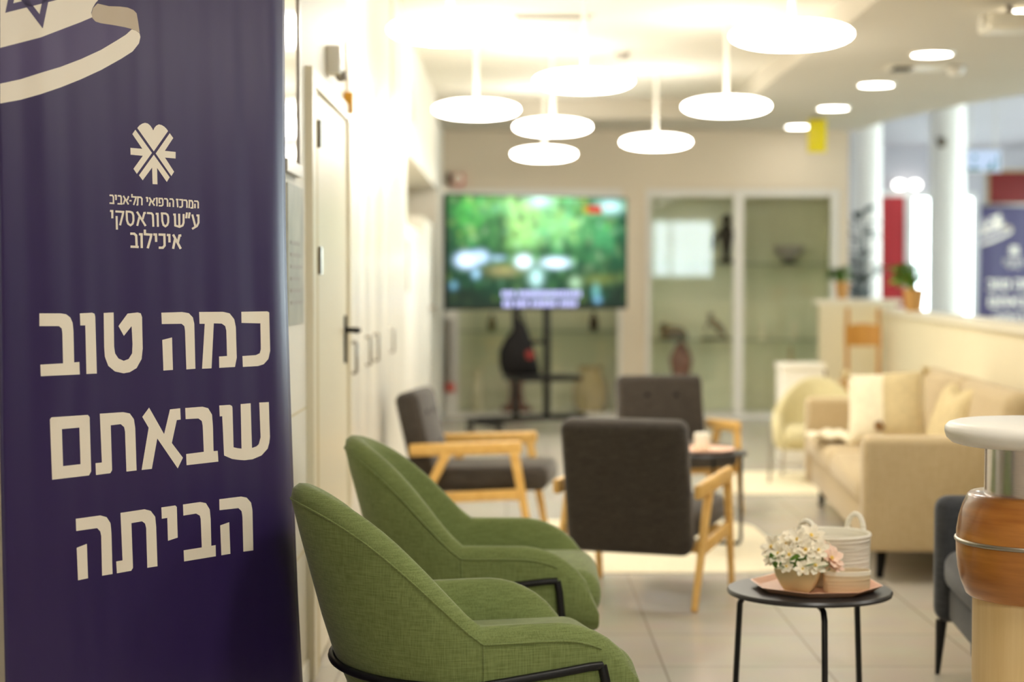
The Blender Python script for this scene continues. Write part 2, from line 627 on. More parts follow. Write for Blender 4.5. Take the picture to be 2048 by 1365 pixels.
# left door: leaf, casing, hinges, lever
d1 = struct('door_1', B(-0.645, -0.634, 5.69, 6.72, 0.012, 1.87, 0.003), M['door'])
fr = MB().box(-0.645, -0.622, 5.48, 5.57, 0, 1.93).box(-0.645, -0.622, 6.725, 6.78, 0, 1.93).box(-0.645, -0.622, 5.57, 6.725, 1.875, 1.93)
fr.build('door_casing', M['door'], d1, smooth=False)
B(-0.645, -0.628, 5.57, 5.685, 0, 1.875).build('door_jamb', M['frame'], d1, smooth=False)
for z in (0.25, 1.28, 1.69):
    MB().tube([(-0.622, 5.68, z), (-0.622, 5.68, z + 0.09)], 0.008, 8).build('hinge', M['steel'], d1)
hd = B(-0.634, -0.626, 6.60, 6.64, 0.95, 1.13, 0.003).build('lever_plate', M['dark'], d1)
MB().tube([(-0.628, 6.62, 1.075), (-0.585, 6.62, 1.075), (-0.578, 6.60, 1.075), (-0.578, 6.50, 1.075)], 0.010, 8).build('door_lever', M['dark'], d1)

# red far door and red panel beyond the low wall
d2 = struct('door_2', B(5.50, 5.93, 26.44, 26.5, 0, 2.57, 0.005), M['red'])
MB().box(5.42, 5.50, 26.42, 26.5, 0, 2.65).box(5.93, 6.01, 26.42, 26.5, 0, 2.65).box(5.50, 5.93, 26.42, 26.5, 2.57, 2.65).build('door_casing', M['alu'], d2, smooth=False)
MB().tube([(5.56, 26.44, 1.0), (5.56, 26.39, 1.0), (5.68, 26.39, 1.0)], 0.012, 8).build('door_lever', M['steel'], d2)

# ================================================================== CEILING LAMPS AND ADDED LIGHTS
def make_pendant():
    t = thing('pendant_lamp', '', 'lamp', group='round white pendant lamps')
    ring = [(0.26 * math.cos(-PI / 2 + PI * k / 16) ** 0.72 if 0 < k < 16 else 0, 0.055 * math.sin(-PI / 2 + PI * k / 16)) for k in range(17)]
    MB().lathe(ring[:11], 48).build('lamp_shade', M['pendant'], t, angle=80)
    MB().lathe(ring[10:], 48).build('top_cover', M['pendant_top'], t, angle=80)
    MB().tube([(0, 0, 0.05), (0, 0, 0.51)], 0.013, 10).build('rod', M['white_plastic'], t)
    MB().lathe([(0, 0.505), (0.055, 0.505), (0.06, 0.53), (0, 0.53)], 24).build('ceiling_rose', M['white_plastic'], t)
    return t


pend = [(901, 7.28, 'big round white pendant lamp near the left wall, nearest on its side'),
        (1580, 7.43, 'big round white pendant lamp hanging beside the ceiling step, nearest on the right'),
        (1167, 9.1, 'round white pendant lamp in the middle of the ceiling recess, behind the two biggest'),
        (953, 10.58, 'round white pendant lamp by the left wall, behind the biggest left lamp'),
        (1451, 10.4, 'round white pendant lamp beside the ceiling step, behind the biggest right lamp'),
        (1105, 11.75, 'round white pendant lamp that dips behind the centre one, just above the farthest left lamp'),
        (1311, 13.0, 'small round white pendant lamp alone right of the screen top'),
        (1088, 14.2, 'smallest and farthest round white pendant lamp, hanging straight above the screen')]
p0 = make_pendant()
for i, (px, y, lab) in enumerate(pend):
    o = p0 if i == 0 else copy_tree(p0)
    o['label'] = lab
    o.location = ((px - 1024) / 3500 * y, y, 2.30)


def make_down():
    t = thing('downlight', '', 'lamp', group='recessed round downlights')
    MB().lathe([(0.118, -0.004), (0.118, -0.010), (0, -0.010)], 32).build('diffuser', M['down'], t)
    MB().lathe([(0.118, 0.0), (0.118, -0.012), (0.135, -0.010), (0.138, 0.0)], 32).build('trim_ring', M['white_plastic'], t)
    return t


d0 = make_down()
labs = ['farthest round downlight, beside the yellow hanging sign', 'round downlight second farthest, right above the yellow hanging sign',
        'round downlight third from the far wall in the lower ceiling', 'round downlight in the lower ceiling right of the ceiling grille',
        'round downlight at the top right corner, beside the ceiling projector']
for i, lab in enumerate(labs):
    o = d0 if i == 0 else copy_tree(d0)
    o['label'] = lab
    o.location = (2.585 + (0.075 if i == 4 else 0), 15.79 - 1.655 * i, 2.67)
for i in range(4):
    o = copy_tree(d0)
    o['label'] = 'round downlight in the lower ceiling out of view near the camera'
    o.location = (2.6, 7.5 - 1.9 * i, 2.67)


def make_added_panel():  # unseen lit panels, added to brighten the banner and foreground
    t = thing('added_panel_light', 'added unseen square light that brightens the large banner and the foreground', 'lamp', group='added unseen square lights')
    B(-0.28, 0.28, -0.28, 0.28, -0.012, -0.004).build('diffuser', M['panel'], t)
    MB().box(-0.3, -0.28, -0.3, 0.3, -0.016, 0).box(0.28, 0.3, -0.3, 0.3, -0.016, 0).box(-0.3, 0.3, -0.3, -0.28, -0.016, 0).box(-0.3, 0.3, 0.28, 0.3, -0.016, 0).build('frame', M['alu'], t, smooth=False)
    return t


q0 = make_added_panel()
for i, (x, y) in enumerate(((0.95, 3.3), (0.6, 0.7), (-0.9, -1.4), (0.9, -2.2))):
    o = q0 if i == 0 else copy_tree(q0)
    o.location = (x, y, 2.83)

q1 = copy_tree(q0)  # one more unseen panel, added for the sheen on the banner
q1['label'] = 'added unseen square light that gives the large banner its sheen'
q1.location = (3.5, 4.75, 2.67)
q1.scale = (1.2, 1.2, 1)
# ================================================================== ON THE CEILING AND WALLS
t = thing('air_grille', 'dark slotted air grille in the recessed ceiling above the centre lamp', 'vent', (0.24, 10.35, 2.83))
B(-0.24, 0.24, -0.05, 0.05, -0.012, 0).build('frame', M['alu'], t, smooth=False)
m = MB()
for k in range(3):
    m.box(-0.22, 0.22, -0.035 + 0.026 * k, -0.023 + 0.026 * k, -0.016, -0.011)
m.build('slot', M['dark'], t, smooth=False)
t = thing('smoke_detector', 'small grey smoke detector on the recessed ceiling', 'detector', (0.75, 11.95, 2.83))
MB().lathe([(0, -0.05), (0.03, -0.05), (0.05, -0.03), (0.055, 0)], 24).build('detector_head', M['grey_plastic'], t)
MB().lathe([(0.055, -0.012), (0.065, -0.01), (0.065, 0), (0, 0)], 24).build('base', M['white_plastic'], t)
t = thing('ceiling_grille', 'small ceiling air grille with dark half between two downlights', 'vent', (2.64, 11.5, 2.67))
B(-0.19, 0.19, -0.12, 0.12, -0.012, 0).build('frame', M['ledge'], t, smooth=False)
B(-0.15, -0.03, -0.09, 0.09, -0.02, -0.01).build('slot', M['dark'], t, smooth=False)
t = thing('ceiling_sensor', 'round white sensor on the lower ceiling beside the small grille', 'detector', (2.90, 11.5, 2.67))
MB().lathe([(0, -0.06), (0.035, -0.055), (0.055, -0.03), (0.06, 0)], 24).build('dome', M['white_plastic'], t)
MB().lathe([(0.06, -0.01), (0.075, -0.008), (0.075, 0), (0, 0)], 24).build('base', M['grey_plastic'], t)
t = thing('ceiling_projector', 'beige projector on a ceiling bracket at the top right corner', 'projector', (2.50, 8.95, 2.67))
B(-0.10, 0.16, -0.13, 0.13, -0.135, -0.055, 0.015).build('body', M['ledge'], t)
MB().lathe([(0.03, 0), (0.034, 0.03), (0, 0.03)], 20, mtx=Matrix.Translation((-0.10, -0.05, -0.095)) @ Matrix.Rotation(-PI / 2, 4, 'Y')).build('lens', M['wall_gloss'], t)
MB().tube([(0.03, 0, -0.06), (0.03, 0, 0)], 0.02, 10).build('bracket', M['grey_plastic'], t)

t = thing('hanging_sign', 'yellow blank box sign hanging from the lower ceiling beside the farthest downlight', 'sign', (2.587, 14.9, 0))
B(-0.077, 0.077, -0.03, 0.03, 2.365, 2.645, 0.008).build('sign_box', M['yellow'], t)
B(-0.05, 0.05, -0.012, 0.012, 2.64, 2.67).build('bracket', M['grey_plastic'], t)
t = thing('exit_sign', 'pale blue lit sign with teal pictograms hanging beyond the bright column', 'sign', (4.56, 17.0, 0))
B(-0.175, 0.175, -0.03, 0.03, 2.33, 2.55, 0.006).build('housing', M['alu'], t)
B(-0.165, 0.165, -0.034, -0.031, 2.34, 2.54).build('lit_face', M['pale_blue'], t)
m = MB()
m.box(-0.15, -0.03, -0.037, -0.0345, 2.345, 2.37)
m.bar((-0.09, -0.036, 2.36), (-0.10, -0.036, 2.45), 0.03, 0.002)
m.bar((-0.11, -0.036, 2.35), (-0.08, -0.036, 2.41), 0.02, 0.002)
m.sphere((-0.085, -0.036, 2.475), 0.02, 10, (1, 0.1, 1))
m.build('walking_figure', M['teal'], t, smooth=False)
m = MB()
m.add([(0.02, -0.036, 2.35), (0.09, -0.036, 2.35), (0.09, -0.036, 2.44)], [(0, 1, 2)])
m.box(0.13, 0.145, -0.037, -0.0345, 2.34, 2.5)
m.build('arrow', M['teal'], t, smooth=False)
m = MB()
for x in (-0.12, 0.12):
    m.tube([(x, 0, 2.54), (x, 0, 3.32)], 0.006, 6)
m.build('hanger', M['steel'], t)
t = thing('security_camera', 'small dark dome camera on the bright column', 'camera', (4.84, 19.80, 2.86))
MB().sphere((0, -0.03, -0.02), 0.055, 12).build('dome', M['bronze'], t)
B(-0.05, 0.05, -0.03, 0.05, 0.0, 0.05, 0.01).build('bracket', M['grey_plastic'], t)
t = thing('wall_panel', 'dark red panel on the far wall above the distant banner', 'panel', (8.2, 26.44, 2.64))
B(-1.0, 1.0, 0, 0.06, -0.3, 0.3, 0.006).build('board', M['red_dark'], t)
B(-1.04, 1.04, 0.03, 0.06, -0.34, 0.34, 0.004).build('edge_frame', M['frame'], t)
for i, x in enumerate((5.83, 6.06)):
    t = thing('wall_lamp', ['left of two small lit wall lamps above the red door', 'right of two small lit wall lamps, beside the window top'][i], 'lamp', (x, 26.38, 2.74), group='small wall lamps above the red door')
    MB().sphere((0, 0, 0), 0.075, 14, (1.2, 0.8, 0.8)).build('globe', M['bulb'], t)
    B(-0.05, 0.05, 0.04, 0.12, -0.04, 0.04).build('wall_plate', M['alu'], t)

# left wall pieces
t = thing('mirror_panel', 'shiny mirror panel with a steel frame high on the left wall', 'mirror', (-0.645, 5.05, 0))
B(0.0, 0.010, -0.17, 0.165, 1.60, 2.6).build('mirror_face', M['mirror'], t, smooth=False)
m = MB().box(0, 0.022, -0.18, 0.18, 1.565, 1.60).box(0, 0.016, 0.165, 0.18, 1.6, 2.62)
m.build('frame', M['steel'], t, smooth=False)
t = thing('wall_poster', 'grey printed poster below the mirror panel on the left wall', 'poster', (-0.645, 5.20, 0))
B(0, 0.006, -0.2, 0.17, 1.13, 1.54).build('sheet', M['poster'], t, smooth=False)
m = MB()
for k in range(6):
    m.box(0.006, 0.008, -0.15, 0.12 - 0.03 * (k % 3), 1.19 + 0.035 * k, 1.20 + 0.035 * k)
m.build('printed_lines', M['grey_plastic'], t, smooth=False)
t = thing('flag_sign', 'small orange sign sticking out of the left wall above the cupboards', 'sign', (-0.645, 6.70, 1.94))
B(0.0, 0.04, -0.008, 0.008, -0.042, 0.042, 0.003).build('sign_plate', M['orange'], t)
B(0.0, 0.004, -0.02, 0.02, -0.045, 0.045).build('bracket', M['white_plastic'], t)
t = thing('door_sign', 'narrow pale green sign strip beside the cream door', 'sign', (-0.645, 6.79, 1.49))
B(0, 0.006, -0.009, 0.009, -0.06, 0.06, 0.002).build('sign_plate', mat('pale_green', (176, 206, 150), 0.4), t)
t = thing('wall_detector', 'small white device with a dark lens above the cream door', 'detector', (-0.645, 6.15, 2.03))
B(0, 0.05, -0.05, 0.05, -0.05, 0.05, 0.008).build('body', M['white_plastic'], t)
MB().sphere((0.045, 0.02, -0.05), 0.022, 10).build('lens', M['grey_plastic'], t)
t = thing('wall_grille', 'pale air grille high on the left wall over the recess', 'vent', (-0.645, 11.45, 2.43))
B(0, 0.012, -0.22, 0.22, -0.12, 0.12, 0.003).build('frame', M['alu'], t)
m = MB()
for k in range(7):
    m.box(0.010, 0.018, -0.19, 0.19, -0.095 + 0.028 * k, -0.083 + 0.028 * k)
m.build('louvre', M['ledge'], t, smooth=False)


def cupboard(y0, y1, handles, lab):
    ym = (y0 + y1) / 2
    t = thing('wall_cupboard', lab, 'cupboard', (-0.645, ym, 0), group='white built-in cupboards')
    w = (y1 - y0) / 2
    B(0.0, 0.004, -w, w, 0.0, 2.2).build('carcass', M['ledge'], t, smooth=False)
    for k, s in enumerate((-1, 1)):
        d = B(0.004, 0.013, -w + 0.004 if s < 0 else 0.004, -0.004 if s < 0 else w - 0.004, 0.08, 2.19, 0.003).build('cupboard_door', M['wall_gloss'], t)
        hy = handles[k] - ym
        MB().tube([(0.013, hy, 0.90), (0.033, hy, 0.90), (0.035, hy, 0.905), (0.035, hy, 1.015), (0.033, hy, 1.02), (0.013, hy, 1.02)], 0.0065, 8).build('bar_handle', M['steel'], d)
    return t


cupboard(6.80, 7.85, (6.86, 7.55), 'white built-in cupboard with bar handles right after the cream door')
cupboard(7.86, 9.34, (7.98, 9.02), 'white built-in cupboard with bar handles nearest the recess')


def locker(y0, y1, h, lab):
    t = thing('tall_cabinet', lab, 'cabinet', (-0.95, (y0 + y1) / 2, 0), group='white tall cabinets in the recess')
    w = (y1 - y0) / 2
    B(-0.29, 0.27, -w, w, 0, h, 0.005).build('body', M['wall_gloss'], t)
    d = B(0.27, 0.292, -w + 0.01, w - 0.01, 0.06, h - 0.02, 0.004).build('cabinet_door', M['white_plastic'], t)
    return t, d


t, d = locker(10.62, 13.2, 1.64, 'white tall cabinet with a grey strip in the left recess')
B(0.292, 0.296, -0.95, -0.75, 1.20, 1.53).build('strip_label', M['grey_plastic'], d, smooth=False)
t, d = locker(13.22, 15.05, 1.76, 'white taller cabinet with a small handle at the far end of the recess')
MB().tube([(0.292, -0.3, 1.06), (0.32, -0.3, 1.06), (0.32, 0.4, 1.06), (0.292, 0.4, 1.06)], 0.012, 8).build('bar_handle', M['grey_plastic'], d)

t = thing('alarm_siren', 'small red alarm siren above the screen in the left corner', 'alarm', (-0.50, 16.3, 2.22))
B(-0.055, 0.055, -0.05, 0, -0.06, 0.05, 0.01).build('body', M['alarm'], t)
MB().lathe([(0.04, 0), (0.045, 0.03), (0.02, 0.05), (0, 0.05)], 20, mtx=Matrix.Translation((0, -0.05, 0)) @ Matrix.Rotation(PI / 2, 4, 'X')).build('lens', M['ledge'], t)
B(-0.1, -0.07, -0.04, 0, -0.05, 0.06, 0.006).build('side_box', M['dark'], t)
t = thing('cup_dispenser', 'grey tube cup dispenser with a red end in the left far corner', 'dispenser', (-0.575, 16.3, 0))
MB().tube([(0, -0.05, 0.31), (0, -0.05, 0.92)], 0.036, 14).build('tube', M['grey_plastic'], t)
MB().lathe([(0, 0.25), (0.042, 0.25), (0.046, 0.31), (0.036, 0.325), (0, 0.325)], 20, (0, -0.05, 0)).build('end_cap', M['cup_red'], t)
MB().box(-0.02, 0.02, -0.03, 0, 0.45, 0.5).box(-0.02, 0.02, -0.03, 0, 0.75, 0.8).build('bracket', M['white_plastic'], t, smooth=False)

# ================================================================== DISPLAY CABINETS
def cabinet(lab, x0, x1, doors, shelves):
    t = thing('display_cabinet', lab, 'cabinet', ((x0 + x1) / 2, 16.3, 0), group='white framed glass display cabinets')
    cx = (x0 + x1) / 2
    a, b = x0 - cx, x1 - cx
    B(a, b, 0.50, 0.53, 0, 2.13).build('back_panel', M['sage'], t, smooth=False)
    for s in (a, b - 0.02):
        B(s, s + 0.02, 0.03, 0.50, 0, 2.13).build('side_panel', M['sage'], t, smooth=False)
    B(a + 0.02, b - 0.02, 0.03, 0.50, 2.10, 2.13).build('top_panel', M['alu'], t, smooth=False)
    B(a + 0.02, b - 0.02, 0.03, 0.50, 0, 0.04).build('base_panel', M['alu'], t, smooth=False)
    f = MB().box(a, b, 0, 0.03, 2.06, 2.13).box(a, b, 0, 0.03, 0, 0.04)
    edges = [(a, doors[0][0] - cx)] + [(doors[i][1] - cx, doors[i + 1][0] - cx) for i in range(len(doors) - 1)] + [(doors[-1][1] - cx, b)]
    for e0, e1 in edges:
        f.box(e0, e1, -0.012, 0.03, 0, 2.13)
    f.build('frame', M['alu'], t, smooth=False)
    for i, (d0_, d1_) in enumerate(doors):
        B(d0_ - cx + 0.002, d1_ - cx - 0.002, 0.010, 0.016, 0.045, 2.055).build('glass_door', M['cab_glass'], t, smooth=False)
    for z in shelves:
        B(a + 0.021, b - 0.021, 0.05, 0.49, z - 0.008, z + 0.004).build('shelf', M['shelf_glass'], t, smooth=False)
    return t


cabinet('glass display cabinet behind the big screen', -0.624, 1.02, [(-0.50, 0.985)], (0.80, 1.44))
cabinet('two-door glass display cabinet right of the big screen', 1.247, 3.04, [(1.29, 2.061), (2.154, 2.965)], (0.72, 1.436))


def vase(name, lab, cat, prof, x, y, z, m, sx=1, sy=1, group=None):
    o = MB().lathe(prof, 24, (0, 0, 0), sx, sy).build(name, m, None)
    o.location = (x, y, z)
    return tag(o, lab, cat, group)


vb = [(0, 0), (0.04, 0), (0.06, 0.05), (0.055, 0.12), (0.025, 0.17), (0.03, 0.2), (0, 0.2)]
vase('vase', 'small dark vase on the left cabinet shelf, left of the screen stand', 'vase', [(r * 0.7, z * 0.8) for r, z in vb], -0.19, 16.55, 0.805, M['bronze'])
vase('vase', 'small dark vase on the left cabinet shelf, right of the screen stand', 'vase', [(r * 0.7, z * 0.9) for r, z in vb], 0.775, 16.55, 0.805, M['dark'])
vase('vase', 'pale slender vase at the bottom left of the cabinet behind the screen', 'vase', [(0, 0), (0.05, 0), (0.07, 0.1), (0.05, 0.25), (0.03, 0.36), (0.04, 0.4), (0, 0.4)], -0.33, 16.58, 0.04, M['ivory'])
vase('stone_jar', 'tall sand coloured jar at the bottom of the cabinet, right of the screen stand', 'jar', [(0, 0), (0.12, 0), (0.17, 0.1), (0.16, 0.25), (0.10, 0.38), (0.12, 0.43), (0, 0.43)], 0.74, 16.57, 0.04, M['sand'])
# red-brown carved figure behind the screen stand
t = thing('carved_figure', 'red-brown carved wooden figure behind the screen stand post', 'figure', (0.04, 16.56, 0.04))
MB().lathe([(0, 0), (0.14, 0), (0.15, 0.04), (0.08, 0.08), (0.06, 0.2), (0.085, 0.35), (0.05, 0.44), (0, 0.45)], 20).build('body', M['red_wood'], t)
MB().sphere((0, 0, 0.49), 0.05, 12).build('head', M['red_wood'], t)
# ---- right cabinet pieces
t = thing('dark_sculpture', 'dark standing sculpture on the top shelf beside the cabinet mullion', 'sculpture', (2.03, 16.6, 1.44))
MB().lathe([(0, 0), (0.07, 0), (0.075, 0.03), (0.03, 0.05), (0.045, 0.16), (0.07, 0.27), (0.05, 0.36), (0, 0.39)], 18, (0, 0, 0), 1, 0.7).build('torso', M['dark'], t)
MB().tube([(-0.05, 0, 0.30), (-0.11, 0, 0.24), (-0.12, 0, 0.14)], 0.022, 8).tube([(0.05, 0, 0.30), (0.10, 0, 0.22)], 0.022, 8).build('arm', M['dark'], t)
MB().sphere((0, 0, 0.42), 0.05, 12).build('head', M['dark'], t)
t = thing('bowl', 'dark bowl on a foot on the top shelf of the right cabinet door', 'bowl', (2.62, 16.58, 1.44))
MB().lathe([(0, 0.03), (0.04, 0.03), (0.13, 0.10), (0.155, 0.17), (0.145, 0.17), (0.10, 0.09), (0, 0.06)], 24).build('cup', M['grey_plastic'], t)
MB().lathe([(0, 0), (0.07, 0), (0.07, 0.015), (0.03, 0.035), (0, 0.035)], 20).build('foot', M['dark'], t)


def animal(name, lab, x, z, rear):
    t = thing(name, lab, 'figurine', (x, 16.56, z))
    if rear:
        MB().loft([[(bx + w * math.cos(k * PI / 5) * 0.4, w * math.sin(k * PI / 5), bz + w * math.cos(k * PI / 5) * 0.8) for k in range(10)]
                   for bx, bz, w in ((0.08, 0.05, 0.025), (0.05, 0.09, 0.045), (0.0, 0.14, 0.042), (-0.05, 0.18, 0.035), (-0.07, 0.22, 0.02))]).build('body', M['bronze'], t)
        MB().tube([(-0.06, 0, 0.2), (-0.03, 0, 0.245), (-0.075, 0, 0.235)], 0.018, 8).build('head', M['bronze'], t)
        for sy in (-0.02, 0.02):
            MB().tube([(0.07, sy, 0.06), (0.09, sy, 0.03), (0.075, sy, 0.015)], 0.012, 6).build('leg', M['bronze'], t)
            MB().tube([(-0.05, sy, 0.15), (-0.10, sy, 0.13), (-0.09, sy, 0.09)], 0.010, 6).build('leg', M['bronze'], t)
    else:
        MB().loft([[(bx, w * math.sin(k * PI / 5), bz + w * 1.1 * math.cos(k * PI / 5)) for k in range(10)]
                   for bx, bz, w in ((-0.13, 0.05, 0.02), (-0.09, 0.07, 0.045), (0.0, 0.075, 0.05), (0.08, 0.065, 0.045), (0.13, 0.04, 0.02))]).build('body', M['bronze'], t)
        MB().sphere((-0.10, 0, 0.12), 0.038, 10).build('head', M['bronze'], t)
        for sx in (-0.08, 0.08):
            for sy in (-0.03, 0.03):
                MB().tube([(sx, sy, 0.06), (sx, sy, 0.013)], 0.014, 6).build('leg', M['bronze'], t)
    B(-0.13, 0.13, -0.05, 0.05, 0, 0.016, 0.003).build('base', M['dark'], t)
    return t


animal('animal_figurine', 'low bronze animal figurine on the middle shelf at left', 1.53, 0.725, False)
animal('horse_figurine', 'bronze rearing horse figurine on the middle shelf', 1.93, 0.725, True)
t = thing('wooden_mask', 'red-brown carved wooden bust on the lower part of the cabinet', 'figure', (1.60, 16.56, 0.04))
MB().lathe([(0, 0), (0.09, 0), (0.09, 0.32), (0, 0.32)], 16).build('plinth', M['alu'], t)
MB().lathe([(0, 0.32), (0.07, 0.32), (0.085, 0.40), (0.10, 0.5), (0.06, 0.6), (0.025, 0.66), (0, 0.67)], 18, (0, 0, 0), 1.1, 0.7).build('bust', M['red_wood'], t)
for i, (x, z, lab) in enumerate(((2.365, 0.725, 'ivory candlestick on the middle shelf, left in the right cabinet door'),
                                 (2.675, 0.725, 'ivory candlestick on the middle shelf, right in the right cabinet door'))):
    vase('candlestick', lab, 'candlestick', [(0, 0), (0.05, 0), (0.05, 0.02), (0.02, 0.04), (0.028, 0.10), (0.02, 0.17), (0, 0.17)], x, 16.56, z, M['ivory'], group='ivory candlesticks')
vase('ceramic_bottle', 'tall sand coloured bottle below the right candlestick', 'bottle', [(0, 0), (0.07, 0), (0.08, 0.2), (0.05, 0.4), (0.02, 0.55), (0.025, 0.62), (0, 0.62)], 2.64, 16.56, 0.04, M['sand'])

# ================================================================== SCREEN ON ITS STAND
TVZ = 25
t = thing('television', 'big flat screen showing green foliage with two lines of subtitles', 'television', (0.218, 14.6, 0), R(TVZ))
W_, Z0, Z1 = 1.68, 1.035, 1.985
B(-W_ / 2, W_ / 2, -0.015, 0.04, Z0, Z1, 0.006).build('bezel', M['black'], t)
B(-0.5, 0.5, 0.04, 0.075, Z0 + 0.15, Z1 - 0.2, 0.01).build('rear_housing', M['black'], t)
NX, NY = 128, 72
rs = random.Random(11)
acc = [[[0.006, 0.016, 0.010] for _ in range(NX)] for _ in range(NY)]


def blob(cx, cy, rx, ry, col, a=1.0, hard=2):
    for j in range(max(0, int((cy - 3 * ry) * NY)), min(NY, int((cy + 3 * ry) * NY) + 1)):
        for i in range(max(0, int((cx - 3 * rx) * NX)), min(NX, int((cx + 3 * rx) * NX) + 1)):
            q = ((i / NX - cx) / rx) ** 2 + ((j / NY - cy) / ry) ** 2
            k = a * math.exp(-q ** (hard / 2))
            c = acc[j][i]
            for n in range(3):
                c[n] += (col[n] - c[n]) * k


blob(0.5, 0.8, 0.45, 0.42, (0.05, 0.22, 0.06), 0.9)
blob(0.12, 0.85, 0.10, 0.16, (0.07, 0.36, 0.06), 0.8)
blob(0.40, 0.82, 0.10, 0.30, (0.34, 0.66, 0.20), 0.9)
blob(0.62, 0.80, 0.13, 0.22, (0.22, 0.52, 0.20), 0.8)
blob(0.86, 0.62, 0.12, 0.20, (0.05, 0.24, 0.09), 0.8)
for k in range(340):
    x, y = rs.random(), 1 - rs.random() ** 1.3 * 0.95
    g = rs.random()
    base = 0.10 + 0.45 * g * (1.2 if 0.28 < x < 0.75 else 0.75) * (0.25 + 0.75 * min(1, max(0, (y - 0.2) / 0.5)))
    col = (base * (0.2 + 0.5 * rs.random()), base, base * (0.15 + 0.45 * rs.random()))
    blob(x, y, 0.008 + 0.016 * rs.random(), 0.014 + 0.03 * rs.random(), col if rs.random() < 0.68 else (0.004, 0.03, 0.016), 0.75)
for bx, by, ra, rb, a in ((0.29, 0.62, 0.035, 0.2, 0.75), (0.01, 0.6, 0.04, 0.3, 0.7), (0.97, 0.6, 0.05, 0.25, 0.7), (0.5, 0.5, 0.4, 0.045, 0.6), (0.2, 0.28, 0.2, 0.10, 0.7),
                          (0.62, 0.30, 0.25, 0.07, 0.6), (0.78, 0.55, 0.05, 0.08, 0.5), (0.20, 0.7, 0.05, 0.06, 0.55), (0.9, 0.40, 0.08, 0.08, 0.6), (0.5, 0.15, 0.5, 0.08, 0.6)):
    blob(bx, by, ra, rb, (0.006, 0.03, 0.016), a)
blob(0.10, 0.42, 0.06, 0.07, (0.55, 0.72, 1.0), 0.95, 3)
blob(0.17, 0.45, 0.05, 0.06, (0.45, 0.62, 0.95), 0.7, 3)
blob(0.27, 0.44, 0.04, 0.02, (0.35, 0.5, 0.8), 0.6)
blob(0.41, 0.41, 0.045, 0.06, (0.70, 0.88, 1.0), 0.95, 3)
blob(0.59, 0.40, 0.08, 0.05, (0.62, 0.80, 1.0), 0.9, 3)
blob(0.48, 0.27, 0.035, 0.08, (0.45, 0.75, 0.75), 0.8)
blob(0.15, 0.30, 0.02, 0.04, (0.3, 0.55, 0.75), 0.8)
blob(0.03, 0.19, 0.02, 0.035, (0.15, 0.35, 0.5), 0.8)
blob(0.30, 0.33, 0.09, 0.05, (0.30, 0.24, 0.10), 0.6)
blob(0.85, 0.25, 0.12, 0.05, (0.12, 0.14, 0.03), 0.7)
blob(0.82, 0.14, 0.02, 0.06, (0.12, 0.34, 0.34), 0.8)
blob(0.83, 0.06, 0.02, 0.03, (0.2, 0.45, 0.7), 0.8)
blob(0.70, 0.22, 0.03, 0.05, (0.35, 0.55, 0.35), 0.7)
blob(0.50, 0.96, 0.06, 0.06, (0.55, 0.85, 0.80), 0.8)
blob(0.90, 0.92, 0.07, 0.06, (0.45, 0.75, 0.75), 0.9)
blob(0.08, 0.10, 0.12, 0.10, (0.006, 0.012, 0.008), 0.85)
blob(0.95, 0.12, 0.08, 0.12, (0.006, 0.012, 0.008), 0.9)
blob(0.5, 0.02, 0.5, 0.05, (0.006, 0.012, 0.008), 0.8)
me = bpy.data.meshes.new('picture')
vs, fs = [], []
for j in range(NY + 1):
    for i in range(NX + 1):
        vs.append((-W_ / 2 + 0.012 + (W_ - 0.024) * i / NX, -0.0165, Z0 + 0.014 + (Z1 - Z0 - 0.026) * j / NY))
for j in range(NY):
    for i in range(NX):
        a = j * (NX + 1) + i
        fs.append((a, a + 1, a + NX + 2, a + NX + 1))
me.from_pydata(vs, [], fs)
at = me.color_attributes.new('Col', 'FLOAT_COLOR', 'CORNER')
n = 0
for j in range(NY):
    for i in range(NX):
        for q in range(4):
            at.data[n].color = (*acc[j][i], 1)
            n += 1
sm = bpy.data.materials.new('screen_picture')
sm.use_nodes = True
nt = sm.node_tree
b = nt.nodes['Principled BSDF']
b.inputs['Base Color'].default_value = (0.01, 0.01, 0.01, 1)
b.inputs['Roughness'].default_value = 0.2
b.inputs['Specular IOR Level'].default_value = 0.08
ca = nt.nodes.new('ShaderNodeVertexColor')
ca.layer_name = 'Col'
nt.links.new(ca.outputs[0], b.inputs['Emission Color'])
b.inputs['Emission Strength'].default_value = 2.1
me.materials.append(sm)
po = bpy.data.objects.new('picture', me)
C.objects.link(po)
po.parent = t
glow = emit('subtitle_glow', (0.55, 0.55, 0.95), 1.3)
for row, (xa, xb, zc) in enumerate(((-0.36, 0.38, 1.165), (-0.33, 0.36, 1.085))):
    m = MB()
    x = xa
    while x < xb:
        w = rs.choice((0.022, 0.03, 0.036))
        if rs.random() < 0.15:
            x += 0.02
        m.box(x, x + w, -0.0185, -0.017, zc - 0.025, zc + 0.025)
        x += w + 0.008
    m.build('subtitle_line', glow, t, smooth=False)
m = MB()
m.box(0.455, 0.59, -0.0185, -0.017, 1.845, 1.91, 0.0)
m.build('channel_logo', emit('logo_red', (0.85, 0.09, 0.06), 0.8), t, smooth=False)
B(0.41, 0.455, -0.0185, -0.017, 1.845, 1.905).build('channel_logo_end', emit('logo_yellow', (0.75, 0.65, 0.06), 0.7), t, smooth=False)

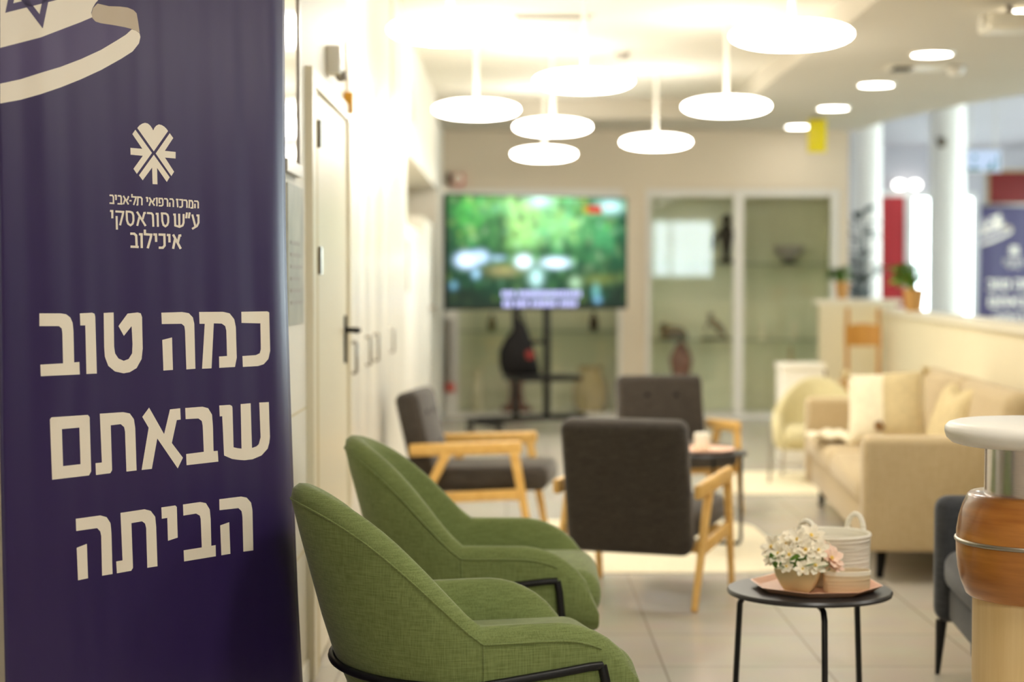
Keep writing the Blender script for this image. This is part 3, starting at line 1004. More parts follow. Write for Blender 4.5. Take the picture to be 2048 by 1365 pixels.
t = thing('screen_stand', 'black wheeled stand with two posts carrying the big screen', 'stand', (0.184, 14.672, 0), R(TVZ))
for x in (-0.145, 0.145):
    B(x - 0.026, x + 0.026, 0.03, 0.07, 0.13, 1.75, 0.004).build('post', M['black'], t)
B(-0.42, 0.42, 0.002, 0.03, 1.30, 1.42, 0.004).build('screen_bracket', M['black'], t)
B(-0.5, 0.5, 0.02, 0.08, 0.095, 0.145, 0.006).build('base_bar', M['black'], t)
for s in (-0.47, 0.47):
    f = MB().bar((s, 0.30, 0.10), (s, -0.36, 0.10), 0.05, 0.045, 0.005).build('foot', M['black'], t)
    for y in (0.27, -0.32):
        MB().tube([(s - 0.015, y, 0.036), (s + 0.015, y, 0.036)], 0.036, 14).build('caster', M['black'], f)
B(-0.27, 0.27, -0.36, 0.025, 0.448, 0.492, 0.004).build('shelf', M['black'], t)
B(-0.13, 0.13, 0.04, 0.06, 0.74, 0.78, 0.004).build('cross_bar', M['black'], t)
t = thing('black_bag', 'black bag with a round red patch slumped on the screen stand shelf', 'bag', (0.055, 14.53, 0.4935), R(TVZ))
secs = []
for z, rx, ry, ox in ((0.0, 0.15, 0.10, 0.02), (0.02, 0.165, 0.115, 0.02), (0.10, 0.165, 0.115, 0.0), (0.20, 0.15, 0.10, -0.015), (0.29, 0.115, 0.085, -0.005), (0.36, 0.07, 0.06, 0.01), (0.42, 0.04, 0.045, 0.02), (0.44, 0.02, 0.03, 0.02)):
    secs.append([(ox + rx * math.copysign(abs(math.cos(a)) ** 0.8, math.cos(a)), ry * math.copysign(abs(math.sin(a)) ** 0.8, math.sin(a)), z) for a in [2 * PI * k / 24 for k in range(24)]])
MB().loft(secs).build('bag_body', M['dark'], t, angle=80)
MB().lathe([(0, 0), (0.038, 0), (0.038, 0.006), (0, 0.006)], 20, mtx=Matrix.Translation((0.05, -0.108, 0.17)) @ Matrix.Rotation(PI / 2 - 0.12, 4, 'X')).build('red_patch', M['red_dark'], t)
MB().tube([(0.02, 0, 0.43), (-0.01, 0, 0.50), (0.03, 0, 0.52), (0.05, 0, 0.44)], 0.010, 8).build('strap', M['dark'], t)

# ================================================================== ROLL-UP BANNERS
ART = {"line_one":[[[-0.3333,1.189],[-0.2783,1.1886],[-0.2634,1.1866],[-0.2528,1.18],[-0.2471,1.1692],[-0.2454,1.1528],[-0.2462,1.0874],[-0.2321,1.0879],[-0.2319,1.0621],[-0.3348,1.0621],[-0.335,1.0855],[-0.2758,1.0864],[-0.2751,1.1486],[-0.2765,1.1579],[-0.2835,1.1627],[-0.3343,1.1633]],[[-0.2268,1.1882],[-0.1928,1.1894],[-0.1867,1.187],[-0.1851,1.1804],[-0.1855,1.0623],[-0.2141,1.0624],[-0.2131,1.1632],[-0.2266,1.1633]],[[-0.1615,1.1887],[-0.1335,1.1895],[-0.1352,1.1176],[-0.1332,1.1032],[-0.124,1.0919],[-0.1094,1.0866],[-0.095,1.0901],[-0.0847,1.1019],[-0.0826,1.1213],[-0.0836,1.1601],[-0.1066,1.1396],[-0.1212,1.1606],[-0.0942,1.1868],[-0.0647,1.1891],[-0.0561,1.1871],[-0.0525,1.1792],[-0.0534,1.1109],[-0.0576,1.089],[-0.0729,1.07],[-0.0929,1.0619],[-0.1105,1.0601],[-0.1348,1.0648],[-0.1534,1.0774],[-0.1621,1.0968],[-0.1631,1.1182]],[[0.0049,1.1881],[0.0677,1.1892],[0.0886,1.1865],[0.1009,1.1769],[0.1046,1.1627],[0.1038,1.0627],[0.0755,1.0621],[0.075,1.148],[0.0733,1.158],[0.0652,1.1632],[0.0052,1.1634]],[[0.0051,1.1288],[0.0348,1.1337],[0.0345,1.0625],[0.0057,1.062]],[[0.1207,1.1889],[0.1969,1.1889],[0.2189,1.1851],[0.2333,1.1715],[0.2377,1.1533],[0.2376,1.0832],[0.2307,1.0626],[0.1795,1.0622],[0.1799,1.0879],[0.2058,1.0882],[0.2061,1.146],[0.2028,1.1564],[0.192,1.1622],[0.1664,1.163],[0.1547,1.062],[0.1245,1.062],[0.1374,1.1623],[0.1209,1.1625]],[[0.2574,1.1885],[0.3452,1.189],[0.3521,1.1863],[0.3512,1.0959],[0.3441,1.0775],[0.3279,1.0658],[0.3083,1.0622],[0.257,1.0618],[0.2566,1.0868],[0.3017,1.0877],[0.3151,1.0916],[0.3194,1.101],[0.3205,1.1612],[0.257,1.163]]],"line_two":[[[0.1758,0.9772],[0.2098,0.977],[0.2171,0.974],[0.2184,0.9698],[0.2181,0.8798],[0.2315,0.8767],[0.2442,0.8748],[0.2457,0.9768],[0.2791,0.9772],[0.2791,0.8739],[0.2946,0.8765],[0.3025,0.8812],[0.3094,0.8966],[0.3084,0.9773],[0.3411,0.9768],[0.3413,0.8945],[0.3383,0.8814],[0.3323,0.8686],[0.3106,0.8543],[0.2795,0.8477],[0.2528,0.8476],[0.2303,0.8504],[0.2118,0.8538],[0.1863,0.8635],[0.1843,0.9526],[0.1762,0.9525]],[[0.0684,0.9771],[0.1222,0.9773],[0.14,0.9729],[0.1516,0.958],[0.1534,0.9323],[0.1531,0.8757],[0.1663,0.8757],[0.1674,0.8511],[0.0671,0.8508],[0.0668,0.8754],[0.1221,0.8764],[0.1211,0.9343],[0.1187,0.9456],[0.1082,0.9517],[0.0687,0.9525]],[[-0.0401,0.9837],[0.0019,0.9237],[0.0219,0.9765],[0.053,0.9774],[0.0534,0.9524],[0.0415,0.952],[0.0243,0.9028],[0.0567,0.8681],[0.0398,0.8459],[-0.0188,0.9156],[-0.0376,0.8512],[-0.0676,0.8512],[-0.0432,0.9403],[-0.0608,0.9647]],[[-0.1808,0.9781],[-0.1159,0.9779],[-0.0966,0.974],[-0.0853,0.9613],[-0.0822,0.9417],[-0.0821,0.8514],[-0.1114,0.8513],[-0.1118,0.9363],[-0.114,0.946],[-0.1234,0.9529],[-0.1515,0.9521],[-0.1516,0.8575],[-0.1569,0.8517],[-0.1966,0.8512],[-0.1969,0.8758],[-0.1793,0.8759]],[[-0.313,0.9756],[-0.3105,0.9778],[-0.2138,0.9775],[-0.2091,0.973],[-0.2086,0.9683],[-0.2376,0.9526],[-0.2842,0.9522]],[[-0.2091,0.973],[-0.2093,0.8598],[-0.2158,0.8519],[-0.2376,0.8771],[-0.2376,0.9526]],[[-0.2158,0.8519],[-0.3138,0.8513],[-0.2842,0.8766],[-0.2376,0.8771]],[[-0.3138,0.8513],[-0.3148,0.9734],[-0.313,0.9756],[-0.2842,0.9522],[-0.2842,0.8766]]],"line_three":[[[0.1666,0.7661],[0.2378,0.7656],[0.2565,0.7612],[0.2704,0.7484],[0.2742,0.7312],[0.2731,0.6381],[0.2397,0.639],[0.2403,0.719],[0.2378,0.7323],[0.2277,0.74],[0.1662,0.7415]],[[0.1669,0.7071],[0.1965,0.7112],[0.1971,0.6394],[0.1676,0.6394]],[[0.0523,0.7654],[0.1059,0.7658],[0.1236,0.7615],[0.1352,0.7462],[0.1371,0.7246],[0.1367,0.6645],[0.1504,0.6645],[0.1501,0.6395],[0.0504,0.6401],[0.0501,0.6647],[0.1065,0.6645],[0.1057,0.7279],[0.1032,0.7357],[0.092,0.7414],[0.0526,0.7409]],[[-0.013,0.7654],[0.0287,0.7657],[0.0334,0.7618],[0.0333,0.6946],[0.0036,0.691],[0.0037,0.741],[-0.0127,0.7407]],[[-0.1318,0.7656],[-0.0625,0.7664],[-0.0448,0.7612],[-0.032,0.7471],[-0.0302,0.7248],[-0.0298,0.6398],[-0.0599,0.6402],[-0.0596,0.7256],[-0.0625,0.7357],[-0.0709,0.7414],[-0.1017,0.7408],[-0.1011,0.6455],[-0.1066,0.6399],[-0.1472,0.6398],[-0.1481,0.6648],[-0.1301,0.665]],[[-0.2549,0.7659],[-0.1882,0.7661],[-0.1708,0.7605],[-0.1606,0.7471],[-0.1589,0.7268],[-0.1593,0.64],[-0.1884,0.64],[-0.1875,0.7229],[-0.1896,0.7326],[-0.198,0.7406],[-0.2547,0.7407]],[[-0.2549,0.7062],[-0.2271,0.7113],[-0.2269,0.6399],[-0.2539,0.6392]]],"caption":[[[0.1156,1.4347],[0.1248,1.4347],[0.1277,1.4382],[0.116,1.4381]],[[0.1248,1.4347],[0.1261,1.4333],[0.131,1.4345],[0.1277,1.4382]],[[0.1261,1.4333],[0.1256,1.4204],[0.1304,1.4206],[0.131,1.4345]],[[0.1159,1.4305],[0.1154,1.4204],[0.1203,1.4206],[0.1207,1.4307]],[[0.0993,1.4364],[0.097,1.4201],[0.1018,1.42],[0.1041,1.4364]],[[0.0983,1.435],[0.107,1.435],[0.1102,1.4385],[0.0988,1.4385]],[[0.107,1.435],[0.1087,1.4326],[0.1136,1.4336],[0.1102,1.4385]],[[0.1087,1.4326],[0.1083,1.4227],[0.113,1.4195],[0.1136,1.4336]],[[0.1083,1.4227],[0.1037,1.4225],[0.1035,1.4191],[0.113,1.4195]],[[0.0822,1.4352],[0.0895,1.4353],[0.0926,1.4388],[0.0825,1.4386]],[[0.0895,1.4353],[0.0909,1.4335],[0.0957,1.4345],[0.0926,1.4388]],[[0.0909,1.4335],[0.0904,1.4202],[0.0951,1.4204],[0.0957,1.4345]],[[0.0696,1.4357],[0.0768,1.4358],[0.0817,1.4393],[0.0699,1.4391]],[[0.0768,1.4358],[0.0763,1.4242],[0.081,1.4231],[0.0817,1.4393]],[[0.0763,1.4242],[0.0747,1.423],[0.0767,1.4196],[0.081,1.4231]],[[0.0747,1.423],[0.0691,1.4227],[0.069,1.4193],[0.0767,1.4196]],[[0.0592,1.4358],[0.0676,1.4357],[0.0681,1.4391],[0.0598,1.4392]],[[0.0608,1.4369],[0.0622,1.42],[0.067,1.4205],[0.0655,1.4374]],[[0.0399,1.4357],[0.0472,1.4359],[0.05,1.4393],[0.0402,1.4391]],[[0.0472,1.4359],[0.0492,1.4337],[0.0539,1.435],[0.05,1.4393]],[[0.0492,1.4337],[0.0486,1.4201],[0.0533,1.4203],[0.0539,1.435]],[[0.0381,1.4298],[0.0377,1.4202],[0.0424,1.4204],[0.0428,1.43]],[[0.0235,1.4356],[0.03,1.4356],[0.033,1.439],[0.024,1.439]],[[0.03,1.4356],[0.0316,1.4335],[0.0363,1.4346],[0.033,1.439]],[[0.0316,1.4335],[0.0311,1.4201],[0.0357,1.4203],[0.0363,1.4346]],[[0.0131,1.43],[0.0111,1.4299],[0.0064,1.4263],[0.013,1.4266]],[[0.0111,1.4299],[0.0114,1.4354],[0.0069,1.4387],[0.0064,1.4263]],[[0.0114,1.4354],[0.0161,1.4355],[0.0191,1.439],[0.0069,1.4387]],[[0.0161,1.4355],[0.0174,1.4337],[0.0221,1.4347],[0.0191,1.439]],[[0.0174,1.4337],[0.017,1.4245],[0.0216,1.4233],[0.0221,1.4347]],[[0.017,1.4245],[0.0153,1.4231],[0.017,1.4199],[0.0216,1.4233]],[[0.0153,1.4231],[0.007,1.4228],[0.0069,1.4194],[0.017,1.4199]],[[-0.0018,1.4355],[-0.0001,1.4355],[0.0046,1.4388],[-0.0013,1.4389]],[[-0.0001,1.4355],[-0.0008,1.4199],[0.0038,1.4201],[0.0046,1.4388]],[[-0.0225,1.4369],[-0.0076,1.4198],[-0.0037,1.4218],[-0.0186,1.4389]],[[-0.0067,1.4376],[-0.0105,1.4309],[-0.007,1.4288],[-0.0025,1.4366]],[[-0.0105,1.4309],[-0.0125,1.43],[-0.0103,1.4273],[-0.007,1.4288]],[[-0.0179,1.4327],[-0.0235,1.4202],[-0.0191,1.4195],[-0.0136,1.4319]],[[-0.0309,1.4355],[-0.0285,1.4355],[-0.0238,1.4388],[-0.0305,1.4388]],[[-0.0285,1.4355],[-0.0288,1.4278],[-0.0243,1.428],[-0.0238,1.4388]],[[-0.0564,1.4354],[-0.0466,1.4354],[-0.0442,1.4387],[-0.056,1.4387]],[[-0.0466,1.4354],[-0.0445,1.4335],[-0.04,1.4349],[-0.0442,1.4387]],[[-0.0445,1.4335],[-0.0451,1.4199],[-0.0406,1.4201],[-0.04,1.4349]],[[-0.0559,1.4366],[-0.0575,1.4218],[-0.0533,1.4193],[-0.0514,1.4366]],[[-0.0575,1.4218],[-0.0592,1.4215],[-0.0584,1.4183],[-0.0533,1.4193]],[[-0.073,1.4428],[-0.0733,1.4352],[-0.0688,1.4385],[-0.0686,1.443]],[[-0.0733,1.4352],[-0.062,1.4352],[-0.0563,1.4386],[-0.0688,1.4385]],[[-0.062,1.4352],[-0.0627,1.4333],[-0.0584,1.4326],[-0.0563,1.4386]],[[-0.0627,1.4333],[-0.0691,1.4199],[-0.0649,1.4191],[-0.0584,1.4326]],[[-0.079,1.4266],[-0.0725,1.4267],[-0.0721,1.43],[-0.0786,1.4299]],[[-0.0977,1.437],[-0.0837,1.419],[-0.0798,1.4209],[-0.0938,1.4388]],[[-0.0824,1.4383],[-0.0861,1.4313],[-0.0826,1.4292],[-0.0783,1.4374]],[[-0.0861,1.4313],[-0.088,1.4304],[-0.086,1.4276],[-0.0826,1.4292]],[[-0.093,1.4319],[-0.0983,1.4202],[-0.0941,1.4194],[-0.0888,1.4312]],[[-0.112,1.4355],[-0.1053,1.4355],[-0.1023,1.4388],[-0.1116,1.4387]],[[-0.1053,1.4355],[-0.1042,1.4338],[-0.0998,1.4348],[-0.1023,1.4388]],[[-0.1042,1.4338],[-0.1048,1.4208],[-0.1004,1.421],[-0.0998,1.4348]],[[-0.1134,1.4185],[-0.0988,1.4187],[-0.0985,1.422],[-0.1131,1.4218]],[[-0.1207,1.4358],[-0.1187,1.4358],[-0.1142,1.439],[-0.1203,1.4391]],[[-0.1187,1.4358],[-0.119,1.4277],[-0.1147,1.4279],[-0.1142,1.439]],[[-0.1351,1.4354],[-0.1277,1.4355],[-0.125,1.4388],[-0.1348,1.4387]],[[-0.1277,1.4355],[-0.1262,1.4335],[-0.1218,1.4345],[-0.125,1.4388]],[[-0.1262,1.4335],[-0.1267,1.4207],[-0.1224,1.4208],[-0.1218,1.4345]],[[-0.1359,1.4188],[-0.1221,1.4188],[-0.1217,1.4221],[-0.1355,1.4221]],[[0.1058,1.4055],[0.1142,1.379],[0.1205,1.3803],[0.112,1.4069]],[[0.1215,1.4023],[0.1248,1.4024],[0.1314,1.4071],[0.1218,1.4069]],[[0.1248,1.4024],[0.1244,1.389],[0.1308,1.3882],[0.1314,1.4071]],[[0.1244,1.389],[0.1198,1.3825],[0.1247,1.3794],[0.1308,1.3882]],[[0.1198,1.3825],[0.1051,1.3758],[0.1083,1.372],[0.1247,1.3794]],[[0.0892,1.4102],[0.0862,1.3971],[0.0925,1.3967],[0.0954,1.4099]],[[0.0979,1.4107],[0.0942,1.3975],[0.1004,1.3969],[0.1042,1.4102]],[[0.0493,1.4016],[0.0518,1.4016],[0.0581,1.4062],[0.0497,1.4061]],[[0.0518,1.4016],[0.0519,1.378],[0.0582,1.3816],[0.0581,1.4062]],[[0.0519,1.378],[0.068,1.3748],[0.0679,1.3796],[0.0582,1.3816]],[[0.068,1.3748],[0.08,1.379],[0.0751,1.3822],[0.0679,1.3796]],[[0.08,1.379],[0.0841,1.3866],[0.0778,1.3872],[0.0751,1.3822]],[[0.0841,1.3866],[0.085,1.4064],[0.0787,1.4061],[0.0778,1.3872]],[[0.0649,1.4061],[0.0645,1.3778],[0.0708,1.3781],[0.0713,1.4064]],[[0.0121,1.4026],[0.0259,1.4027],[0.0281,1.4072],[0.0126,1.407]],[[0.0259,1.4027],[0.0297,1.401],[0.035,1.4041],[0.0281,1.4072]],[[0.0297,1.401],[0.0313,1.3971],[0.0376,1.3981],[0.035,1.4041]],[[0.0313,1.3971],[0.0309,1.3866],[0.0371,1.3861],[0.0376,1.3981]],[[0.0309,1.3866],[0.0281,1.3814],[0.0331,1.3787],[0.0371,1.3861]],[[0.0281,1.3814],[0.0251,1.3798],[0.025,1.3743],[0.0331,1.3787]],[[0.0251,1.3798],[0.0221,1.3812],[0.0166,1.3782],[0.025,1.3743]],[[0.0221,1.3812],[0.0194,1.3895],[0.0132,1.3886],[0.0166,1.3782]],[[0.0194,1.3895],[0.019,1.405],[0.0128,1.4045],[0.0132,1.3886]],[[-0.0033,1.4012],[-0.0003,1.4012],[0.0059,1.4057],[-0.0027,1.4056]],[[-0.0003,1.4012],[-0.0004,1.375],[0.0058,1.3754],[0.0059,1.4057]],[[-0.0291,1.4018],[-0.0168,1.4015],[-0.0135,1.4059],[-0.0284,1.4062]],[[-0.0168,1.4015],[-0.0145,1.3994],[-0.0085,1.4012],[-0.0135,1.4059]],[[-0.0145,1.3994],[-0.0141,1.3747],[-0.008,1.3751],[-0.0085,1.4012]],[[-0.0605,1.4043],[-0.0364,1.3744],[-0.0311,1.3768],[-0.0553,1.4068]],[[-0.0322,1.4063],[-0.0389,1.4057],[-0.0343,1.4017],[-0.032,1.4019]],[[-0.0389,1.4057],[-0.045,1.3901],[-0.0393,1.3892],[-0.0343,1.4017]],[[-0.0543,1.3947],[-0.0613,1.3755],[-0.0556,1.3747],[-0.0485,1.3939]],[[-0.0908,1.4024],[-0.0781,1.4023],[-0.0765,1.4067],[-0.0902,1.4068]],[[-0.0781,1.4023],[-0.0738,1.4011],[-0.069,1.4046],[-0.0765,1.4067]],[[-0.0738,1.4011],[-0.0717,1.3964],[-0.0657,1.3974],[-0.069,1.4046]],[[-0.0717,1.3964],[-0.0718,1.3861],[-0.0659,1.3858],[-0.0657,1.3974]],[[-0.0718,1.3861],[-0.0742,1.3805],[-0.0691,1.378],[-0.0659,1.3858]],[[-0.0742,1.3805],[-0.0778,1.3784],[-0.0777,1.3731],[-0.0691,1.378]],[[-0.0778,1.3784],[-0.0817,1.3801],[-0.0868,1.377],[-0.0777,1.3731]],[[-0.0817,1.3801],[-0.0847,1.3869],[-0.0905,1.3858],[-0.0868,1.377]],[[-0.0847,1.3869],[-0.0849,1.4046],[-0.0908,1.4041],[-0.0905,1.3858]],[[-0.12,1.4014],[-0.101,1.4013],[-0.0939,1.4056],[-0.1195,1.4058]],[[-0.101,1.4013],[-0.102,1.3977],[-0.0963,1.397],[-0.0939,1.4056]],[[-0.102,1.3977],[-0.1107,1.3751],[-0.105,1.3742],[-0.0963,1.397]],[[-0.1197,1.3938],[-0.1199,1.365],[-0.1141,1.3653],[-0.1139,1.3941]],[[-0.1351,1.4019],[-0.1314,1.4019],[-0.1254,1.4063],[-0.1347,1.4062]],[[-0.1314,1.4019],[-0.1319,1.3885],[-0.1261,1.3887],[-0.1254,1.4063]],[[0.0444,1.3585],[0.0666,1.3275],[0.0731,1.3301],[0.0508,1.3611]],[[0.0724,1.3611],[0.0643,1.3602],[0.0699,1.3556],[0.073,1.356]],[[0.0643,1.3602],[0.0578,1.3433],[0.0648,1.3422],[0.0699,1.3556]],[[0.0496,1.3502],[0.0428,1.3287],[0.0498,1.3278],[0.0566,1.3494]],[[0.0283,1.3555],[0.0326,1.3555],[0.0398,1.3607],[0.0288,1.3607]],[[0.0326,1.3555],[0.0324,1.3419],[0.0395,1.3422],[0.0398,1.3607]],[[0.0033,1.3557],[0.0176,1.3558],[0.0248,1.3611],[0.0037,1.3608]],[[0.0176,1.3558],[0.0174,1.3357],[0.0245,1.3341],[0.0248,1.3611]],[[0.0174,1.3357],[0.0138,1.3325],[0.0169,1.3274],[0.0245,1.3341]],[[0.0138,1.3325],[0.0032,1.3322],[0.0029,1.3271],[0.0169,1.3274]],[[-0.012,1.3555],[-0.0077,1.3555],[-0.0006,1.3606],[-0.0115,1.3606]],[[-0.0077,1.3555],[-0.0076,1.3419],[-0.0005,1.3423],[-0.0006,1.3606]],[[-0.0398,1.3677],[-0.0403,1.3554],[-0.0332,1.3603],[-0.0329,1.3679]],[[-0.0403,1.3554],[-0.0221,1.3548],[-0.0136,1.3597],[-0.0332,1.3603]],[[-0.0221,1.3548],[-0.023,1.3516],[-0.0163,1.3506],[-0.0136,1.3597]],[[-0.023,1.3516],[-0.033,1.3282],[-0.0264,1.3269],[-0.0163,1.3506]],[[-0.0543,1.3547],[-0.05,1.3547],[-0.043,1.3597],[-0.0537,1.3598]],[[-0.05,1.3547],[-0.0505,1.3276],[-0.0436,1.3278],[-0.043,1.3597]],[[-0.0793,1.3551],[-0.0695,1.3554],[-0.0667,1.3605],[-0.0791,1.3601]],[[-0.0695,1.3554],[-0.0657,1.353],[-0.0589,1.3556],[-0.0667,1.3605]],[[-0.0657,1.353],[-0.0652,1.331],[-0.0584,1.3314],[-0.0589,1.3556]],[[-0.0799,1.3274],[-0.0562,1.3272],[-0.0556,1.3322],[-0.0794,1.3324]]],"emblem":[[[-0.0493,1.5859],[-0.0423,1.5924],[-0.0341,1.5968],[-0.0259,1.5991],[-0.0179,1.5982],[-0.0115,1.5947],[-0.006,1.5894],[-0.0025,1.5843],[0.0014,1.5906],[0.0073,1.5958],[0.0149,1.5991],[0.0231,1.5983],[0.0312,1.5954],[0.0377,1.5911],[0.042,1.5866],[-0.0028,1.5389]],[[-0.0551,1.5819],[-0.0083,1.5352],[-0.0547,1.4869],[-0.0642,1.4973],[-0.0357,1.5271],[-0.0713,1.5271],[-0.0712,1.5418],[-0.0364,1.5421],[-0.0644,1.5717]],[[0.0469,1.5824],[0.0572,1.5725],[0.0303,1.5424],[0.0633,1.5423],[0.0624,1.5277],[0.0303,1.5276],[0.0567,1.4983],[0.0479,1.4881],[0.0026,1.5347]],[[-0.0031,1.5317],[0.0428,1.4854],[0.0335,1.4744],[0.0054,1.5036],[0.0052,1.4677],[-0.0095,1.4675],[-0.0093,1.5033],[-0.0383,1.474],[-0.0487,1.4843]]],"flag_white":[[[-0.4115,1.7154],[-0.36,1.732],[-0.3079,1.7489],[-0.2543,1.7713],[-0.1993,1.7942],[-0.1678,1.8084],[-0.1707,1.819],[-0.1745,1.8336],[-0.1786,1.8432],[-0.1821,1.8931],[-0.1735,1.9955],[-0.3003,1.9405],[-0.4043,1.9007]],[[-0.4143,1.6441],[-0.3629,1.6582],[-0.3107,1.6767],[-0.2573,1.6948],[-0.2024,1.7168],[-0.1459,1.7427],[-0.0995,1.7687],[-0.0735,1.7839],[-0.0567,1.7973],[-0.0439,1.7958],[-0.034,1.7915],[-0.0319,1.7839],[-0.0368,1.7694],[-0.0563,1.7497],[-0.0896,1.7304],[-0.1477,1.7001],[-0.2041,1.6747],[-0.259,1.6525],[-0.3125,1.6333],[-0.3645,1.6169],[-0.4158,1.6049]],[[-0.1786,1.8432],[-0.1821,1.8931],[-0.1282,1.9014],[-0.1495,1.8473],[-0.1576,1.8394],[-0.1659,1.8281],[-0.1701,1.8174]]],"flag_fold":[[[-0.1521,1.8393],[-0.1648,1.8282],[-0.1697,1.8157],[-0.1679,1.8067],[-0.1592,1.8006],[-0.1436,1.7989],[-0.1097,1.7996],[-0.0752,1.7992],[-0.0544,1.7976],[-0.0427,1.7956],[-0.0339,1.7923],[-0.0372,1.8145],[-0.0411,1.834],[-0.0503,1.8396],[-0.0665,1.8426],[-0.0896,1.8417],[-0.1194,1.8382]]],"flag_stripe":[[[-0.4115,1.7154],[-0.36,1.732],[-0.3079,1.7489],[-0.2543,1.7713],[-0.1993,1.7942],[-0.1678,1.8084],[-0.1592,1.8011],[-0.1436,1.7989],[-0.1096,1.7999],[-0.0752,1.7992],[-0.0567,1.7973],[-0.0735,1.7839],[-0.0995,1.7687],[-0.1459,1.7427],[-0.2024,1.7168],[-0.2573,1.6948],[-0.3107,1.6767],[-0.3629,1.6582],[-0.4143,1.6441]]],"flag_star":[[[-0.3962,1.7868],[-0.2277,1.8429],[-0.2575,1.8483],[-0.3752,1.8087]],[[-0.2277,1.8429],[-0.3483,1.9527],[-0.3414,1.9252],[-0.2575,1.8483]],[[-0.3483,1.9527],[-0.3962,1.7868],[-0.3752,1.8087],[-0.3414,1.9252]],[[-0.4185,1.8777],[-0.2519,1.9371],[-0.2742,1.9139],[-0.3909,1.8727]],[[-0.2519,1.9371],[-0.3019,1.7677],[-0.3089,1.7957],[-0.2742,1.9139]],[[-0.3019,1.7677],[-0.4185,1.8777],[-0.3909,1.8727],[-0.3089,1.7957]]]}


def vinyl(name, rgb):
    m = bpy.data.materials.new(name)
    m.use_nodes = True
    nt = m.node_tree
    b = nt.nodes['Principled BSDF']
    b.inputs['Base Color'].default_value = (*lin(rgb), 1)
    b.inputs['Roughness'].default_value = 0.34
    b.inputs['Specular IOR Level'].default_value = 0.5
    tc = nt.nodes.new('ShaderNodeTexCoord')
    mp = nt.nodes.new('ShaderNodeMapping')
    mp.inputs['Scale'].default_value = (9, 1, 0.5)
    nt.links.new(tc.outputs['Object'], mp.inputs[0])
    n = nt.nodes.new('ShaderNodeTexNoise')
    n.inputs['Scale'].default_value = 1.0
    n.inputs['Detail'].default_value = 1
    nt.links.new(mp.outputs[0], n.inputs['Vector'])
    bp = nt.nodes.new('ShaderNodeBump')
    bp.inputs['Strength'].default_value = 0.45
    bp.inputs['Distance'].default_value = 0.023
    nt.links.new(n.outputs['Fac'], bp.inputs['Height'])
    nt.links.new(bp.outputs[0], b.inputs['Normal'])
    return m


M['vinyl'] = vinyl('purple_vinyl', (48, 33, 80))
M['print'] = vinyl('cream_print', (238, 227, 208))
M['print_fold'] = vinyl('tan_print', (192, 174, 150))
M['print_blue'] = vinyl('blue_print', (72, 58, 100))
EDGE_R = [(0.0, 0.448), (0.30, 0.4341), (0.50, 0.4235), (0.74, 0.4184), (0.98, 0.4168), (1.24, 0.4163), (1.41, 0.4194), (1.67, 0.4323), (1.93, 0.4497), (2.10, 0.462)]
EDGE_L = [(0.0, -0.452), (0.92, -0.442), (1.41, -0.428), (1.81, -0.425), (2.10, -0.425)]


def lerp(tab, v):
    for (a, x), (b, y) in zip(tab, tab[1:]):
        if v <= b:
            return x + (y - x) * (v - a) / (b - a)
    return tab[-1][1]


def curl(u):
    k = max(0.0, (u - 0.375) / 0.06)
    return 0.008 * k * k


def make_banner():
    t = thing('rollup_banner', 'tall purple roll-up banner in the left foreground with large cream lettering', 'banner')
    m = MB()
    NU, NV = 60, 40
    secs = []
    for j in range(NV + 1):
        v = 0.05 + 2.05 * j / NV
        ul, ur = lerp(EDGE_L, v), lerp(EDGE_R, v) + 0.008
        row = []
        for i in range(NU + 1):
            u = ul + (ur - ul) * (i / NU)
            row.append((u, curl(u), v))
        secs.append(row)
    m.loft(secs, close_v=False, cap=False)
    sh = m.build('printed_sheet', M['vinyl'], t, weld=0)
    sol = sh.modifiers.new('thickness', 'SOLIDIFY')
    sol.thickness = 0.0006
    sol.offset = 1

    def art(name, keys, mt, off):
        mm = MB()
        for k in keys:
            for pl in ART[k]:
                pts = [Vector((u, v, 0)) for u, v in pl]
                tris = tessellate_polygon([pts])
                mm.add([(u, -off, v) for u, v in pl], tris)
        return mm.build(name, mt, sh, smooth=False, weld=0)

    art('flag_stripe', ['flag_stripe'], M['print_blue'], 0.0009)
    art('flag_field', ['flag_white'], M['print'], 0.0011)
    art('flag_fold', ['flag_fold'], M['print_fold'], 0.0013)
    art('flag_star', ['flag_star'], M['print_blue'], 0.0014)
    art('emblem', ['emblem'], M['print'], 0.0011)
    art('caption_text', ['caption'], M['print'], 0.0011)
    art('headline_first_line', ['line_one'], M['print'], 0.0011)
    art('headline_second_line', ['line_two'], M['print'], 0.0011)
    art('headline_third_line', ['line_three'], M['print'], 0.0011)
    B(-0.455, 0.455, -0.06, 0.08, 0.005, 0.085, 0.012).build('base_cassette', M['steel'], t)
    B(-0.43, 0.47, -0.008, 0.012, 2.085, 2.115, 0.004).build('top_rail', M['steel'], t)
    MB().tube([(0.02, 0.03, 0.06), (0.02, 0.022, 2.09)], 0.009, 8).build('support_pole', M['steel'], t)
    return t


ban = make_banner()
U = Vector((0.5612, 0.8276, -0.0070))
V = Vector((-0.0301, 0.0289, 0.9991))
N = U.cross(V).normalized()
V = N.cross(U).normalized()
U.normalize()
rot = Matrix(((U.x, -N.x, V.x), (U.y, -N.y, V.y), (U.z, -N.z, V.z)))
ban.location = (-0.731, 3.7708, 0.0)
ban.rotation_euler = rot.to_euler()
b2 = dup(ban, 'distant purple roll-up banner beyond the low cream wall at the right edge', (6.74, 23.5, 0), R(1.5))
b2.scale = (1.1, 1.1, 1.1)

